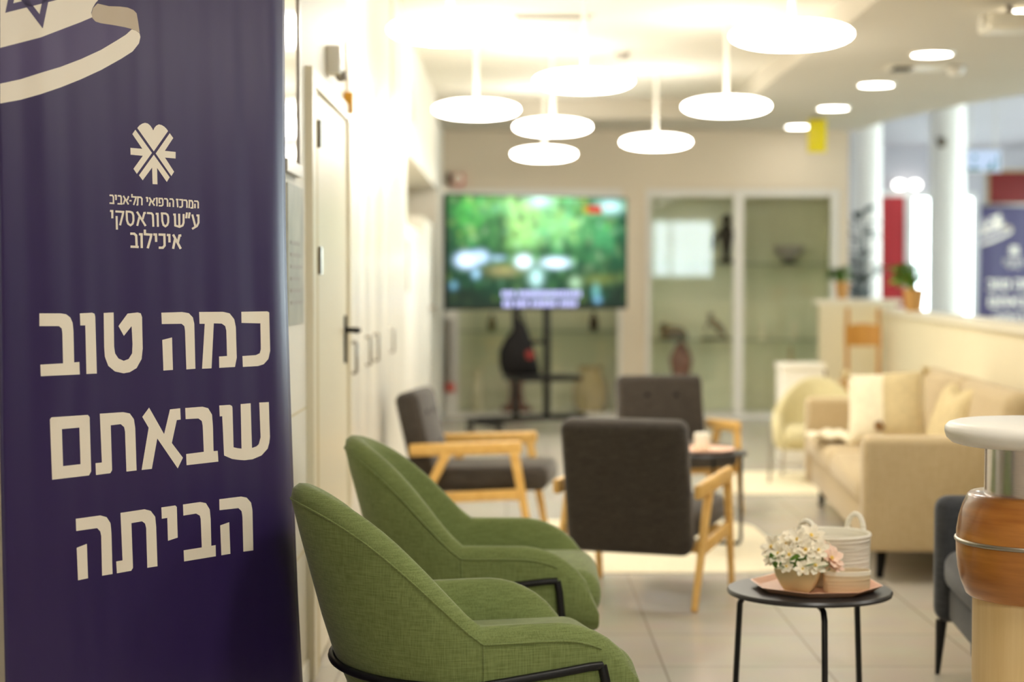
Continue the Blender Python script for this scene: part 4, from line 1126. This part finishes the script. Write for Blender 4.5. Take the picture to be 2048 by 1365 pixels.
# ================================================================== GREEN SHELL CHAIRS
def shell_stations():
    st = []
    for i in range(14):
        x = 0.295 - 0.385 * i / 13
        f = max(0.0, (x - 0.05) / 0.245)
        st.append((x, -0.335 + 0.035 * f * f, 0.0))
    for i in range(1, 30):
        ph = PI * i / 30
        st.append((-0.09 - 0.25 * math.sin(ph), -0.335 * math.cos(ph), math.sin(ph)))
    st += [(x, -y, s) for x, y, s in st[13::-1]]
    return st


def rim(x, s):
    if s > 0:
        k = s ** 1.12
        return 0.515 + 0.285 * (k + 0.14 * k * math.sin(PI * k))
    if x > 0.07:
        return 0.31 + 0.205 * math.sqrt(max(0, 1 - ((x - 0.07) / 0.227) ** 2))
    return 0.515


def make_shell_chair(label, M_cloth, leg_m, group):
    t = thing('shell_armchair', label, 'armchair', group=group)
    st = shell_stations()
    n = len(st)
    secs = []
    pip = []
    hoop = []
    for i, (x, y, s) in enumerate(st):
        a, b = st[max(0, i - 1)], st[min(n - 1, i + 1)]
        tx, ty = b[0] - a[0], b[1] - a[1]
        L = math.hypot(tx, ty)
        nx, ny = -ty / L, tx / L          # outward is (-n); path runs right front -> back -> left front
        if nx * (x - 0.05) + ny * y > 0:
            nx, ny = -nx, -ny
        zr = rim(x, s)
        h = zr - 0.27
        q = min(1.0, h / 0.16)
        prof = [(0.085, 0.255), (0.045, 0.27), (0.018, 0.27 + 0.12 * h), (0.004, 0.27 + 0.26 * h), (0, 0.27 + 0.42 * h), (0, 0.27 + 0.6 * h), (0, 0.27 + 0.78 * h),
                (0.002, zr - 0.035 * q), (0.012, zr - 0.012 * q), (0.030, zr - 0.001), (0.046, zr - 0.002), (0.062, zr - 0.013 * q), (0.072, zr - 0.038 * q),
                (0.084, 0.27 + 0.74 * h), (0.094, 0.27 + 0.5 * h), (0.10, 0.27 + 0.3 * h), (0.105, 0.28)]

        def place(d, z):
            lean = 0.27 * max(0, z - 0.34) * s
            k = 1 - 0.30 * max(0, (z - 0.50) / 0.30) * s ** 0.7 * (1 if s > 0 else 0)
            return (x + nx * d - lean, (y + ny * d) * k, z)

        secs.append([place(d, z) for d, z in prof])
        pip.append(place(0.0015, zr - 0.035 * q))
        hoop.append(place(-0.003, 0.392 + 0.028 * min(1, max(0, (x + 0.1) / 0.25))))
    MB().loft(secs).build('shell', M_cloth, t, angle=75)
    MB().tube(pip[4:-4], 0.0028, 6).build('piping', M_cloth, t)
    for i in (13, n - 14):
        MB().tube([Vector(p) + Vector((0, -0.001 if st[i][1] < 0 else 0.001, 0)) for p in secs[i][3:8]], 0.0022, 6).build('side_seam', M_cloth, t)
    c = MB().box(-0.20, 0.305, -0.255, 0.255, 0.285, 0.425, 0.065, 6)
    for v in c.bm.verts:
        if v.co.z > 0.36:
            v.co.z += 0.02 * (1 - (v.co.y / 0.26) ** 2) * (1 - ((v.co.x - 0.05) / 0.30) ** 2)
        f = max(0, (v.co.x - 0.08) / 0.22)
        v.co.y *= 1 - 0.10 * f * f
    c.build('seat_cushion', M_cloth, t, angle=75)
    B(-0.20, 0.22, -0.23, 0.23, 0.255, 0.285, 0.01).build('seat_pan', M_cloth, t)
    k0 = 4
    MB().tube(hoop[k0:n - k0], 0.0095, 10).build('frame_hoop', leg_m, t)
    for sgn in (-1, 1):
        hp = hoop[k0] if sgn < 0 else hoop[n - 1 - k0]
        MB().tube([(hp[0], hp[1], hp[2]), (hp[0] + 0.006, hp[1] + 0.004 * sgn, hp[2] - 0.03), (hp[0] + 0.045, hp[1] + 0.015 * sgn, 0.0)], 0.0105, 10).build('leg', leg_m, t)
        hb = hoop[20] if sgn < 0 else hoop[n - 21]
        MB().tube([(hb[0], hb[1], hb[2]), (hb[0] - 0.02, hb[1] + 0.01 * sgn, 0.0)], 0.0105, 10).build('leg', leg_m, t)
    return t


g1 = make_shell_chair('nearest green shell armchair, beside the large banner', M['green'], M['black'], 'green shell armchairs')
g1.location = (-0.06, 4.05, 0)
g1.rotation_euler = (0, 0, R(15))
g2 = dup(g1, 'green shell armchair by the cream door, second from the camera', (-0.045, 5.19, 0), R(-1))
tub = make_shell_chair('pale beige tub chair beyond the far arm of the beige sofa', M['tub'], M['steel'], None)
tub.location = (1.93, 11.05, 0.007)
tub.rotation_euler = (0, 0, R(-100))
tub.scale = (0.85, 0.85, 0.80)

# ================================================================== GREY ARMCHAIRS WITH OAK FRAMES
def make_oak_chair():
    t = thing('oak_armchair', '', 'armchair', group='grey armchairs with oak frames')
    s = MB().box(-0.24, 0.37, -0.25, 0.25, 0.25, 0.365, 0.045, 4)
    for v in s.bm.verts:
        if v.co.z > 0.325:
            v.co.z += 0.018 * (1 - (v.co.y / 0.25) ** 2)
        v.co.z += 0.03 * v.co.x
    s.build('seat', M['grey'], t, angle=70)
    bk = MB()
    ang = math.atan2(-0.12, 0.53)
    m = Matrix.Translation((-0.205, 0, 0.20)) @ Matrix.Rotation(ang, 4, 'Y')
    bb = bmesh.new()
    bmesh.ops.create_cube(bb, size=1)
    for v in bb.verts:
        v.co = Vector((v.co.x * 0.115, v.co.y * 0.50, (v.co.z + 0.5) * 0.54))
    bmesh.ops.bevel(bb, geom=list(bb.edges), offset=0.04, segments=5, affect='EDGES', profile=0.5)
    bk.merge(bb, m)
    back = bk.build('backrest', M['grey'], t, angle=70)
    for y in (-0.085, 0.085):
        for z in (0.26, 0.42):
            mm = m @ Matrix.Translation((0.056, y, z)) @ Matrix.Rotation(PI / 2, 4, 'Y')
            MB().lathe([(0, -0.004), (0.012, -0.003), (0.014, 0.002), (0.008, 0.007), (0, 0.008)], 12, mtx=mm).build('tuft_button', M['dark'], back)
    for sg in (-1, 1):
        y = 0.285 * sg
        MB().bar((-0.29, y, 0.452), (0.255, y, 0.474), 0.06, 0.032, 0.012, up=(0, 1, 0)).build('armrest', M['oak'], t)
        MB().bar((0.215, y, 0.462), (0.30, y, 0.0), 0.045, 0.032, 0.006, up=(0, 1, 0), taper=0.7).build('front_leg', M['oak'], t)
        MB().bar((-0.10, y, 0.456), (-0.335, y, 0.0), 0.045, 0.032, 0.006, up=(0, 1, 0), taper=0.7).build('rear_leg', M['oak'], t)
        MB().bar((-0.20, y * 0.985, 0.222), (0.26, y * 0.985, 0.25), 0.05, 0.024, 0.004, up=(0, 1, 0)).build('side_rail', M['oak'], t)
    for x, z in ((-0.19, 0.228), (0.22, 0.24)):
        MB().bar((x, -0.275, z), (x, 0.275, z), 0.024, 0.045, 0.004).build('cross_rail', M['oak'], t)
    return t


oc = make_oak_chair()
oc['label'] = 'grey oak-armed chair facing right, behind the green chairs by the cupboards'
oc.location = (-0.165, 8.6, 0)
oc.rotation_euler = (0, 0, R(-8))
dup(oc, 'grey oak-armed chair seen from the back in the middle of the room', (0.54, 7.03, 0), R(70))
dup(oc, 'grey buttoned oak-armed chair farthest away, facing the camera', (0.90, 9.66, 0), R(-78))

# ================================================================== TABLES
t = thing('side_table', 'round black side table in the foreground with a pink tray', 'table', (0.82, 4.80, 0))
MB().lathe([(0, 0.394), (0.20, 0.394), (0.224, 0.397), (0.226, 0.404), (0.222, 0.41), (0, 0.41)], 64).build('tabletop', M['black_top'], t)
for a0 in (157, 272, 38):
    a = R(a0)
    e = Vector((math.cos(a), math.sin(a), 0))
    MB().tube([e * 0.10 + Vector((0, 0, 0.384)), e * 0.16 + Vector((0, 0, 0.384)), e * 0.185 + Vector((0, 0, 0.378)), e * 0.197 + Vector((0, 0, 0.355)), e * 0.215], 0.0085, 10).build('leg', M['black'], t)
MB().lathe([(0.09, 0.380), (0.11, 0.380), (0.11, 0.394), (0.09, 0.394), (0.09, 0.380)], 32).build('leg_ring', M['black'], t)


def make_tray(label, x, y, z, r, group=None):
    n = 8
    lo, hi, inn, flo = [], [], [], []
    for k in range(n):
        a = 2 * PI * (k + 0.5) / n + 0.1
        lo.append((r * 0.86 * math.cos(a), r * 0.86 * math.sin(a), 0.0))
        hi.append((r * math.cos(a), r * math.sin(a), 0.016))
        inn.append((r * 0.97 * math.cos(a), r * 0.97 * math.sin(a), 0.0165))
        flo.append((r * 0.85 * math.cos(a), r * 0.85 * math.sin(a), 0.005))
    o = MB().loft([lo, hi, inn, flo]).build('octagonal_tray', M['pink'], None, smooth=False)
    o.location = (x, y, z)
    return tag(o, label, 'tray', group)


make_tray('pink octagonal tray on the near black table under the flower pot', 0.838, 4.80, 0.4105, 0.182)

# flower pot with flowers
t = thing('flower_pot', 'square beige pot of white artificial flowers on the near tray', 'flower pot', (0.782, 4.73, 0.4165), R(-22))
secs = []
for h, w in ((0.0, 0.030), (0.004, 0.034), (0.018, 0.042), (0.048, 0.054), (0.064, 0.057), (0.066, 0.054)):
    secs.append([(w * sx, w * sy, h) for sx, sy in ((-1, -1), (-0.93, -1.04), (0.93, -1.04), (1, -1), (1.04, -0.93), (1.04, 0.93), (1, 1), (0.93, 1.04), (-0.93, 1.04), (-1, 1), (-1.04, 0.93), (-1.04, -0.93))])
pot = MB().loft(secs).build('pot', M['pot'], t, angle=30)
B(-0.050, 0.050, -0.050, 0.050, 0.058, 0.0655, 0.003).build('soil', M['soil'], t)
rf = random.Random(5)


def flower(c, r, mt, parent, facing):
    f = MB()
    zq = Vector(facing).normalized().to_track_quat('Z', 'Y').to_matrix().to_4x4()
    for ring, (rr, up, cnt) in enumerate(((r, 0.25, 6), (r * 0.72, 0.6, 5))):
        for k in range(cnt):
            a = 2 * PI * (k + 0.5 * ring) / cnt + rf.random() * 0.3
            mm = Matrix.Translation(c) @ zq @ Matrix.Rotation(a, 4, 'Z') @ Matrix.Rotation(-up, 4, 'Y')
            p = [(0.0, 0, 0), (0.35, -0.24, 0.03), (0.75, -0.26, 0.10), (1.0, 0.0, 0.06), (0.75, 0.26, 0.10), (0.35, 0.24, 0.03), (0.5, 0, -0.02)]
            f.add([mm @ (Vector(q) * rr) for q in p], [(0, 1, 6), (1, 2, 6), (2, 3, 6), (3, 4, 6), (4, 5, 6), (5, 0, 6)])
    o = f.build('flower', mt, parent, weld=0)
    s = MB().sphere(Vector(c) + zq.to_3x3() @ Vector((0, 0, r * 0.12)), r * 0.14, 8)
    s.build('stamen', M['stamen'], o)
    return o


def leaf(base, d, L, w, parent, mt=None, droop=0.25):
    d = Vector(d).normalized()
    sd = d.cross(Vector((0, 0, 1)))
    if sd.length < 0.01:
        sd = Vector((1, 0, 0))
    sd.normalize()
    up = sd.cross(d)
    v, f = [], []
    n = 7
    for i in range(n + 1):
        q = i / n
        ww = w * math.sin(PI * min(1, q * 0.95 + 0.03)) ** 0.8
        c = Vector(base) + d * L * q - Vector((0, 0, 1)) * droop * L * q * q
        v += [c - sd * ww + up * ww * 0.25, c, c + sd * ww + up * ww * 0.25]
    for i in range(n):
        a = 3 * i
        f += [(a, a + 1, a + 4, a + 3), (a + 1, a + 2, a + 5, a + 4)]
    o = MB()
    o.add(v, f)
    return o.build('leaf', mt or M['leaf'], parent, weld=0)


st = MB()
spots = [(-0.070, -0.03, 0.118, 0.038, 0), (-0.045, -0.055, 0.105, 0.036, 0), (-0.03, 0.03, 0.140, 0.040, 0), (0.0, -0.03, 0.142, 0.038, 0), (0.030, 0.0, 0.150, 0.040, 0),
         (0.025, -0.045, 0.118, 0.038, 0), (-0.015, -0.06, 0.105, 0.034, 0), (0.055, -0.03, 0.118, 0.036, 0), (0.085, 0.0, 0.092, 0.040, 1), (0.070, 0.03, 0.105, 0.036, 1),
         (0.055, -0.06, 0.080, 0.034, 0), (0.090, 0.01, 0.070, 0.032, 1), (-0.02, -0.072, 0.075, 0.024, 0), (-0.068, -0.05, 0.085, 0.024, 0), (0.04, 0.05, 0.13, 0.036, 0), (-0.055, 0.03, 0.115, 0.036, 0),
         (0.025, -0.078, 0.072, 0.026, 0), (-0.035, -0.02, 0.125, 0.036, 0)]
for x, y, z, r, pk in spots:
    st.tube([(x * 0.3, y * 0.3, 0.06), (x * 0.7, y * 0.7, z * 0.7), (x, y, z)], 0.0014, 5)
st.build('stem', M['leaf'], t)
for x, y, z, r, pk in spots:
    flower((x, y, z), r, M['petal_pink'] if pk else M['petal'], t, (x * 4, y * 5 - 0.25, 0.35))
for b, d, L, w in (((-0.055, -0.055, 0.065), (-0.15, -0.35, 0.9), 0.055, 0.013), ((-0.035, -0.055, 0.066), (0.15, -0.3, 0.9), 0.05, 0.012), ((0.0, -0.065, 0.07), (0.2, -0.35, 0.9), 0.052, 0.016),
                   ((0.02, -0.065, 0.068), (0.75, -0.3, 0.5), 0.055, 0.012), ((-0.02, -0.07, 0.066), (-0.6, -0.4, 0.5), 0.04, 0.009), ((0.05, -0.055, 0.068), (0.8, -0.2, 0.4), 0.05, 0.011),
                   ((-0.06, 0.0, 0.07), (-0.8, 0.1, 0.4), 0.05, 0.011), ((0.0, 0.04, 0.07), (0.1, 0.6, 0.6), 0.05, 0.012)):
    leaf(b, d, L, w, t, droop=0.1)

t = thing('rope_basket', 'white rope basket with two loop handles on the near tray', 'basket', (0.893, 4.868, 0.4165), R(42))
prof = [(0, 0), (0.098, 0), (0.104, 0.006), (0.107, 0.13), (0.110, 0.135), (0.107, 0.141), (0.101, 0.136), (0.098, 0.012), (0, 0.012)]
MB().lathe(prof, 44).build('basket_body', M['basket'], t)
for s in (-1, 1):
    pts = []
    for k in range(15):
        a = PI * k / 14
        pts.append((s * 0.106 + s * 0.004 * math.sin(a), 0.030 * math.cos(a), 0.115 + 0.066 * math.sin(a) ** 0.8))
    MB().tube(pts, 0.0078, 8).build('loop_handle', M['basket'], t)
t = thing('oval_box', 'low oval white woven box in front of the rope basket', 'box', (0.906, 4.715, 0.4165), R(3))
MB().lathe([(0, 0), (0.059, 0), (0.063, 0.004), (0.065, 0.056), (0.062, 0.058), (0.059, 0.054), (0.057, 0.008), (0, 0.008)], 40, (0, 0, 0), 1, 0.58).build('box_body', M['box'], t)
MB().lathe([(0.0635, 0.046), (0.066, 0.047), (0.066, 0.058), (0.0635, 0.059), (0.0635, 0.046)], 40, (0, 0, 0), 1, 0.58).build('rim_band', M['wax'], t)

t = thing('coffee_table', 'round black coffee table between the two grey chairs, with a candle', 'table', (0.90, 8.36, 0.007))
MB().lathe([(0, 0.424), (0.20, 0.424), (0.226, 0.426), (0.228, 0.434), (0.224, 0.44), (0, 0.44)], 64).build('tabletop', M['black_top'], t)
for a in (R(-25), R(65)):
    e = Vector((math.cos(a), math.sin(a), 0))
    MB().tube([e * -0.205 + Vector((0, 0, 0.424)), e * -0.205 + Vector((0, 0, 0.03)), e * -0.195 + Vector((0, 0, 0.012)), e * -0.17 + Vector((0, 0, 0.009)), e * 0.17 + Vector((0, 0, 0.009)),
               e * 0.195 + Vector((0, 0, 0.012)), e * 0.205 + Vector((0, 0, 0.03)), e * 0.205 + Vector((0, 0, 0.424))], 0.009, 10).build('sled_leg', M['black'], t)
make_tray('pink octagonal tray on the far coffee table under the candle', 0.91, 8.34, 0.4475, 0.165)
t = thing('candle', 'white pillar candle on the far pink tray', 'candle', (0.905, 8.32, 0.4535))
MB().lathe([(0, 0), (0.034, 0), (0.037, 0.004), (0.037, 0.082), (0.034, 0.086), (0.01, 0.083), (0, 0.083)], 28).build('wax_body', M['wax'], t)
MB().tube([(0, 0, 0.082), (0.001, 0, 0.094)], 0.0015, 6).build('wick', M['dark'], t)


def rug(label, x, y, hx, hy, r, rz):
    pts = []
    for cx, cy, a0 in ((1, 1, 0), (-1, 1, 90), (-1, -1, 180), (1, -1, 270)):
        for k in range(9):
            a = R(a0 + 90 * k / 8)
            pts.append((cx * (hx - r) + r * math.cos(a), cy * (hy - r) + r * math.sin(a)))
    o = MB().loft([[(a, b, 0.001) for a, b in pts], [(a, b, 0.005) for a, b in pts], [(a * 0.99, b * 0.99, 0.007) for a, b in pts]]).build('rug', M['rug'], None)
    o.location = (x, y, 0)
    o.rotation_euler = (0, 0, rz)
    return tag(o, label, 'rug', 'cream rugs')


rug('cream rounded rug under the coffee table and grey chairs', 0.62, 8.35, 0.64, 0.84, 0.3, R(2))
rug('cream rug by the legs of the pale tub chair', 2.0, 10.95, 0.68, 0.62, 0.06, 0)

# ================================================================== SOFA
t = thing('sofa', 'long beige sofa along the low cream wall', 'sofa', (1.99, 8.58, 0), R(175.8))
B(-0.42, 0.40, -1.30, 1.30, 0.13, 0.30, 0.02, 3).build('base', M['sofa'], t)
for s in (-1, 1):
    a = MB().box(-0.42, 0.425, s * 1.25 - 0.075, s * 1.25 + 0.075, 0.125, 0.61, 0.035, 4)
    a.build('arm', M['sofa'], t, angle=70)
    sc = MB().box(-0.22, 0.43, s * 0.585 - 0.583, s * 0.585 + 0.583, 0.29, 0.425, 0.05, 4)
    sc.build('seat_cushion', M['sofa'], t, angle=70)
    bc = MB().box(-0.14, 0.06, -0.583, 0.583, 0, 0.42, 0.07, 5, mtx=Matrix.Translation((-0.17, s * 0.585, 0.38)) @ Matrix.Rotation(R(-12), 4, 'Y'))
    bc.build('back_cushion', M['sofa'], t, angle=70)
B(-0.42, -0.30, -1.18, 1.18, 0.125, 0.74, 0.035, 3).build('backrest', M['sofa'], t)
for sx, sy in ((0.33, 1.2), (0.33, -1.2), (-0.36, 1.2), (-0.36, -1.2)):
    MB().tube([(sx, sy, 0.135), (sx + 0.01, sy, 0)], 0.02, 10, radii=[0.024, 0.016]).build('leg', M['dark'], t)

t = thing('cushion', 'large cream cushion with a knitted tan half leaning on the far sofa corner', 'cushion', (1.90, 8.86, 0.62))
cm = Matrix.Rotation(R(-18), 4, 'Z') @ Matrix.Rotation(R(62), 4, 'X') @ Matrix.Rotation(R(4), 4, 'Z')
MB().pillow(0.40, 0.40, 0.17, 20, 0.07, cm).build('cover', M['cream_cloth'], t, angle=80)
pm = MB()
n = 16
rows = []
for i in range(n + 1):
    row = []
    for j in range(n + 1):
        u, v = -0.05 + 0.97 * i / n, -0.94 + 1.88 * j / n
        k = max(0.0, (1 - abs(u) ** 3) * (1 - abs(v) ** 3)) ** 0.5
        row.append(cm @ Vector((u * 0.20 * (1 - 0.07 * (1 - v * v) * abs(u)), v * 0.20 * (1 - 0.07 * (1 - u * u) * abs(v)), 0.085 * k + 0.004)))
    rows.append(row)
pm.loft(rows, close_v=False, cap=False).build('knitted_half', M['tan_cloth'], t, angle=80)
for ux, uy in ((-0.03, -0.135), (0.2, -0.18), (0.2, 0.19), (-0.2, 0.19)):
    c = cm @ Vector((ux, uy, 0.02 if uy != -0.135 else 0.085))
    s = MB()
    for k in range(26):
        d = Vector((rf.gauss(0, 1), rf.gauss(0, 1), rf.gauss(0, 1))).normalized()
        s.tube([c, c + d * 0.027], 0.004, 4)
    s.sphere(c, 0.019, 8)
    s.build('pompom', M['brown_wool'] if ux < 0.1 and uy < 0 else M['tan_cloth'], t, weld=0)
t = thing('cushion', 'smaller beige cushion with a dented top against the sofa back', 'cushion', (2.10, 8.30, 0.595))
cm2 = Matrix.Rotation(R(-82), 4, 'Z') @ Matrix.Rotation(R(70), 4, 'X')
cp = MB().pillow(0.40, 0.38, 0.15, 18, 0.10)
for v in cp.bm.verts:
    if v.co.y > 0:
        v.co.y -= 0.05 * math.exp(-(v.co.x / 0.07) ** 2) * (v.co.y / 0.19)
    v.co = cm2 @ v.co
cp.build('cover', M['tan_cloth'], t, angle=80)
pts = []
for k in range(60):
    a = 2 * PI * k / 60
    c, s = math.cos(a), math.sin(a)
    pts.append(cm2 @ Vector((0.197 * math.copysign(abs(c) ** 0.3, c) * 0.97, 0.187 * math.copysign(abs(s) ** 0.3, s) * 0.97 - (0.05 * math.exp(-(c * 0.2 / 0.07) ** 2) if s > 0 else 0), 0)))
MB().tube(pts, 0.006, 6, closed=True).build('fringe', M['cream_cloth'], t)
tm = MB()
rows = []
for i in range(18):
    row = []
    for j in range(14):
        x = 1.55 + 0.30 * i / 17
        y = 8.95 + 0.34 * j / 13
        z = 0.437 + 0.012 * math.sin(i * 1.1) * math.cos(j * 0.9) + 0.010 * math.sin(i * 0.5 + j * 0.8) + 0.016
        row.append((x, y, z))
    rows.append(row)
tm.loft(rows, close_v=False, cap=False)
o = tm.build('throw_blanket', M['cream_cloth'], None, angle=80)
sol = o.modifiers.new('thickness', 'SOLIDIFY')
sol.thickness = 0.012
tag(o, 'cream knitted throw lying on the sofa seat in front of the large cushion', 'blanket')

# ================================================================== SLATE ARMCHAIR AT THE RIGHT
t = thing('slate_armchair', 'dark slate armchair half hidden behind the wooden post', 'armchair', (1.718, 5.19, 0), R(175))
B(-0.38, 0.36, -0.36, 0.36, 0.17, 0.30, 0.03, 3).build('base', M['slate'], t)
MB().box(-0.20, 0.385, -0.285, 0.285, 0.285, 0.415, 0.05, 5).build('seat_cushion', M['slate'], t, angle=70)
for s in (-1, 1):
    a = MB().box(-0.38, 0.40, s * 0.345 - 0.055, s * 0.345 + 0.055, 0.17, 0.575, 0.045, 5)
    a.build('arm', M['slate'], t, angle=70)
MB().box(-0.40, -0.22, -0.38, 0.38, 0.17, 0.80, 0.06, 5).build('backrest', M['slate'], t, angle=70)
for sx, sy in ((0.375, 0.345), (0.375, -0.345), (-0.34, 0.33), (-0.34, -0.33)):
    MB().tube([(sx, sy, 0.175), (sx + 0.012, sy, 0)], 0.02, 12, radii=[0.019, 0.008]).build('leg', M['black'], t)

# ================================================================== WOODEN POST WITH A WHITE TOP
t = thing('wooden_post', 'pale wooden post with an orange barrel collar and round white top at the right edge', 'post', (1.245, 4.1, 0))
MB().lathe([(0, 0), (0.156, 0), (0.156, 0.53), (0, 0.53)], 64).build('shaft', M['pine'], t)
prof = [(0.150, 0.515), (0.166, 0.515), (0.172, 0.52), (0.184, 0.55), (0.191, 0.58), (0.194, 0.61), (0.195, 0.64), (0.194, 0.67), (0.189, 0.70), (0.180, 0.73), (0.170, 0.752), (0.165, 0.757), (0.120, 0.757)]
MB().lathe(prof, 72).build('barrel_collar', M['barrel'], t, angle=50)
pts = [(0.194 * math.cos(2 * PI * k / 72), 0.194 * math.sin(2 * PI * k / 72), 0.648) for k in range(72)]
MB().tube(pts, 0.0055, 10, closed=True).build('steel_ring', M['steel'], t)
MB().lathe([(0, 0.75), (0.131, 0.75), (0.131, 0.89), (0, 0.89)], 64).build('metal_neck', M['chrome'], t)
prof = [(0, 0.872), (0.19, 0.872), (0.207, 0.877), (0.219, 0.888), (0.2235, 0.902), (0.222, 0.914), (0.214, 0.922), (0.200, 0.926), (0, 0.926)]
MB().lathe(prof, 72).build('round_top', M['white_plastic'], t, angle=50)

# ================================================================== AROUND THE LOW WALL
t = thing('wooden_chair', 'honey coloured wooden chair behind the sofa by the end of the low wall', 'chair', (2.87, 14.28, 0), R(-100))
for s in (-1, 1):
    MB().tube([(-0.17, s * 0.125, 0.44), (-0.19, s * 0.13, 0.75), (-0.215, s * 0.125, 1.05)], 0.017, 10).build('back_post', M['rattan'], t)
    MB().tube([(-0.15, s * 0.13, 0.44), (-0.18, s * 0.15, 0)], 0.018, 10).build('leg', M['rattan'], t)
    MB().tube([(0.15, s * 0.13, 0.44), (0.17, s * 0.15, 0)], 0.018, 10).build('leg', M['rattan'], t)
rows = []
for i in range(13):
    y = -0.15 + 0.30 * i / 12
    x = -0.195 - 0.03 * (1 - (y / 0.15) ** 2)
    rows.append([(x, y, 0.735), (x + 0.018, y, 0.735), (x + 0.012, y, 0.90 + 0.02 * math.cos(y * 10)), (x - 0.012, y, 0.90 + 0.02 * math.cos(y * 10))])
MB().loft(rows).build('backrest', M['rattan'], t)
MB().lathe([(0, 0.43), (0.19, 0.43), (0.20, 0.45), (0.18, 0.468), (0, 0.46)], 32).build('seat', M['rattan'], t)
MB().tube([(-0.15, -0.13, 0.2), (-0.15, 0.13, 0.2)], 0.010, 8).tube([(0.15, -0.13, 0.2), (0.15, 0.13, 0.2)], 0.010, 8).build('stretcher', M['rattan'], t)

t = thing('white_bin', 'square white lidded bin behind the pale tub chair', 'bin', (2.01, 12.2, 0))
B(-0.145, 0.145, -0.15, 0.15, 0, 0.65, 0.012, 3).build('bin_body', M['white_plastic'], t)
B(-0.155, 0.155, -0.16, 0.16, 0.65, 0.70, 0.012, 3).build('lid', M['wall_gloss'], t)
B(0.155, 0.175, -0.05, 0.05, 0.58, 0.66, 0.004).build('side_handle', M['bronze'], t)


def plant(name, label, x, y, z, pr, ph, pot_m, leaf_m, n, rad, rise, Lf, wf, seed, lean=(0, 0), low=0.1):
    t = thing(name, label, 'plant', (x, y, z))
    MB().lathe([(0, 0), (pr * 0.72, 0), (pr * 0.78, 0.01), (pr, ph * 0.86), (pr * 1.08, ph * 0.87), (pr * 1.08, ph), (pr * 0.95, ph), (pr * 0.9, ph * 0.85), (0, ph * 0.85)], 28).build('pot', pot_m, t)
    rr = random.Random(seed)
    st = MB()
    for k in range(n):
        a = rr.random() * 2 * PI
        q = rr.random() ** 0.5
        tip = Vector((rad * q * math.cos(a) + lean[0] * (0.5 + rr.random()), rad * q * math.sin(a) + lean[1], ph + rise * (low + (1 - low) * rr.random())))
        st.tube([(0.2 * pr * math.cos(a), 0.2 * pr * math.sin(a), ph * 0.85), (tip.x * 0.5, tip.y * 0.5, ph + (tip.z - ph) * 0.7), tuple(tip)], 0.003, 5)
        leaf(tip, (math.cos(a) * 0.8 + lean[0], math.sin(a) * 0.8, 0.9 * rr.random() - 0.1), Lf * (0.7 + 0.6 * rr.random()), wf * (0.7 + 0.6 * rr.random()), t, leaf_m, droop=0.22)
    st.build('stem', leaf_m, t)
    return t


plant('potted_plant', 'small green plant in a tan pot at the far end of the low wall', 2.90, 15.37, 1.116, 0.062, 0.15, M['terracotta'], M['leaf'], 64, 0.06, 0.11, 0.075, 0.028, 3, (-0.035, 0))
plant('potted_plant', 'larger bright green plant in a tan pot on the low wall before the red door', 2.985, 13.0, 1.046, 0.078, 0.17, M['terracotta'], M['leaf2'], 76, 0.075, 0.16, 0.085, 0.032, 8, (-0.05, 0))
t = plant('tall_plant', 'tall dark-leaved plant in front of the left bright column', 3.46, 17.35, 0, 0.17, 0.36, M['grey_plastic'], M['dark_leaf'], 60, 0.13, 1.62, 0.17, 0.045, 12, (-0.02, 0), 0.35)
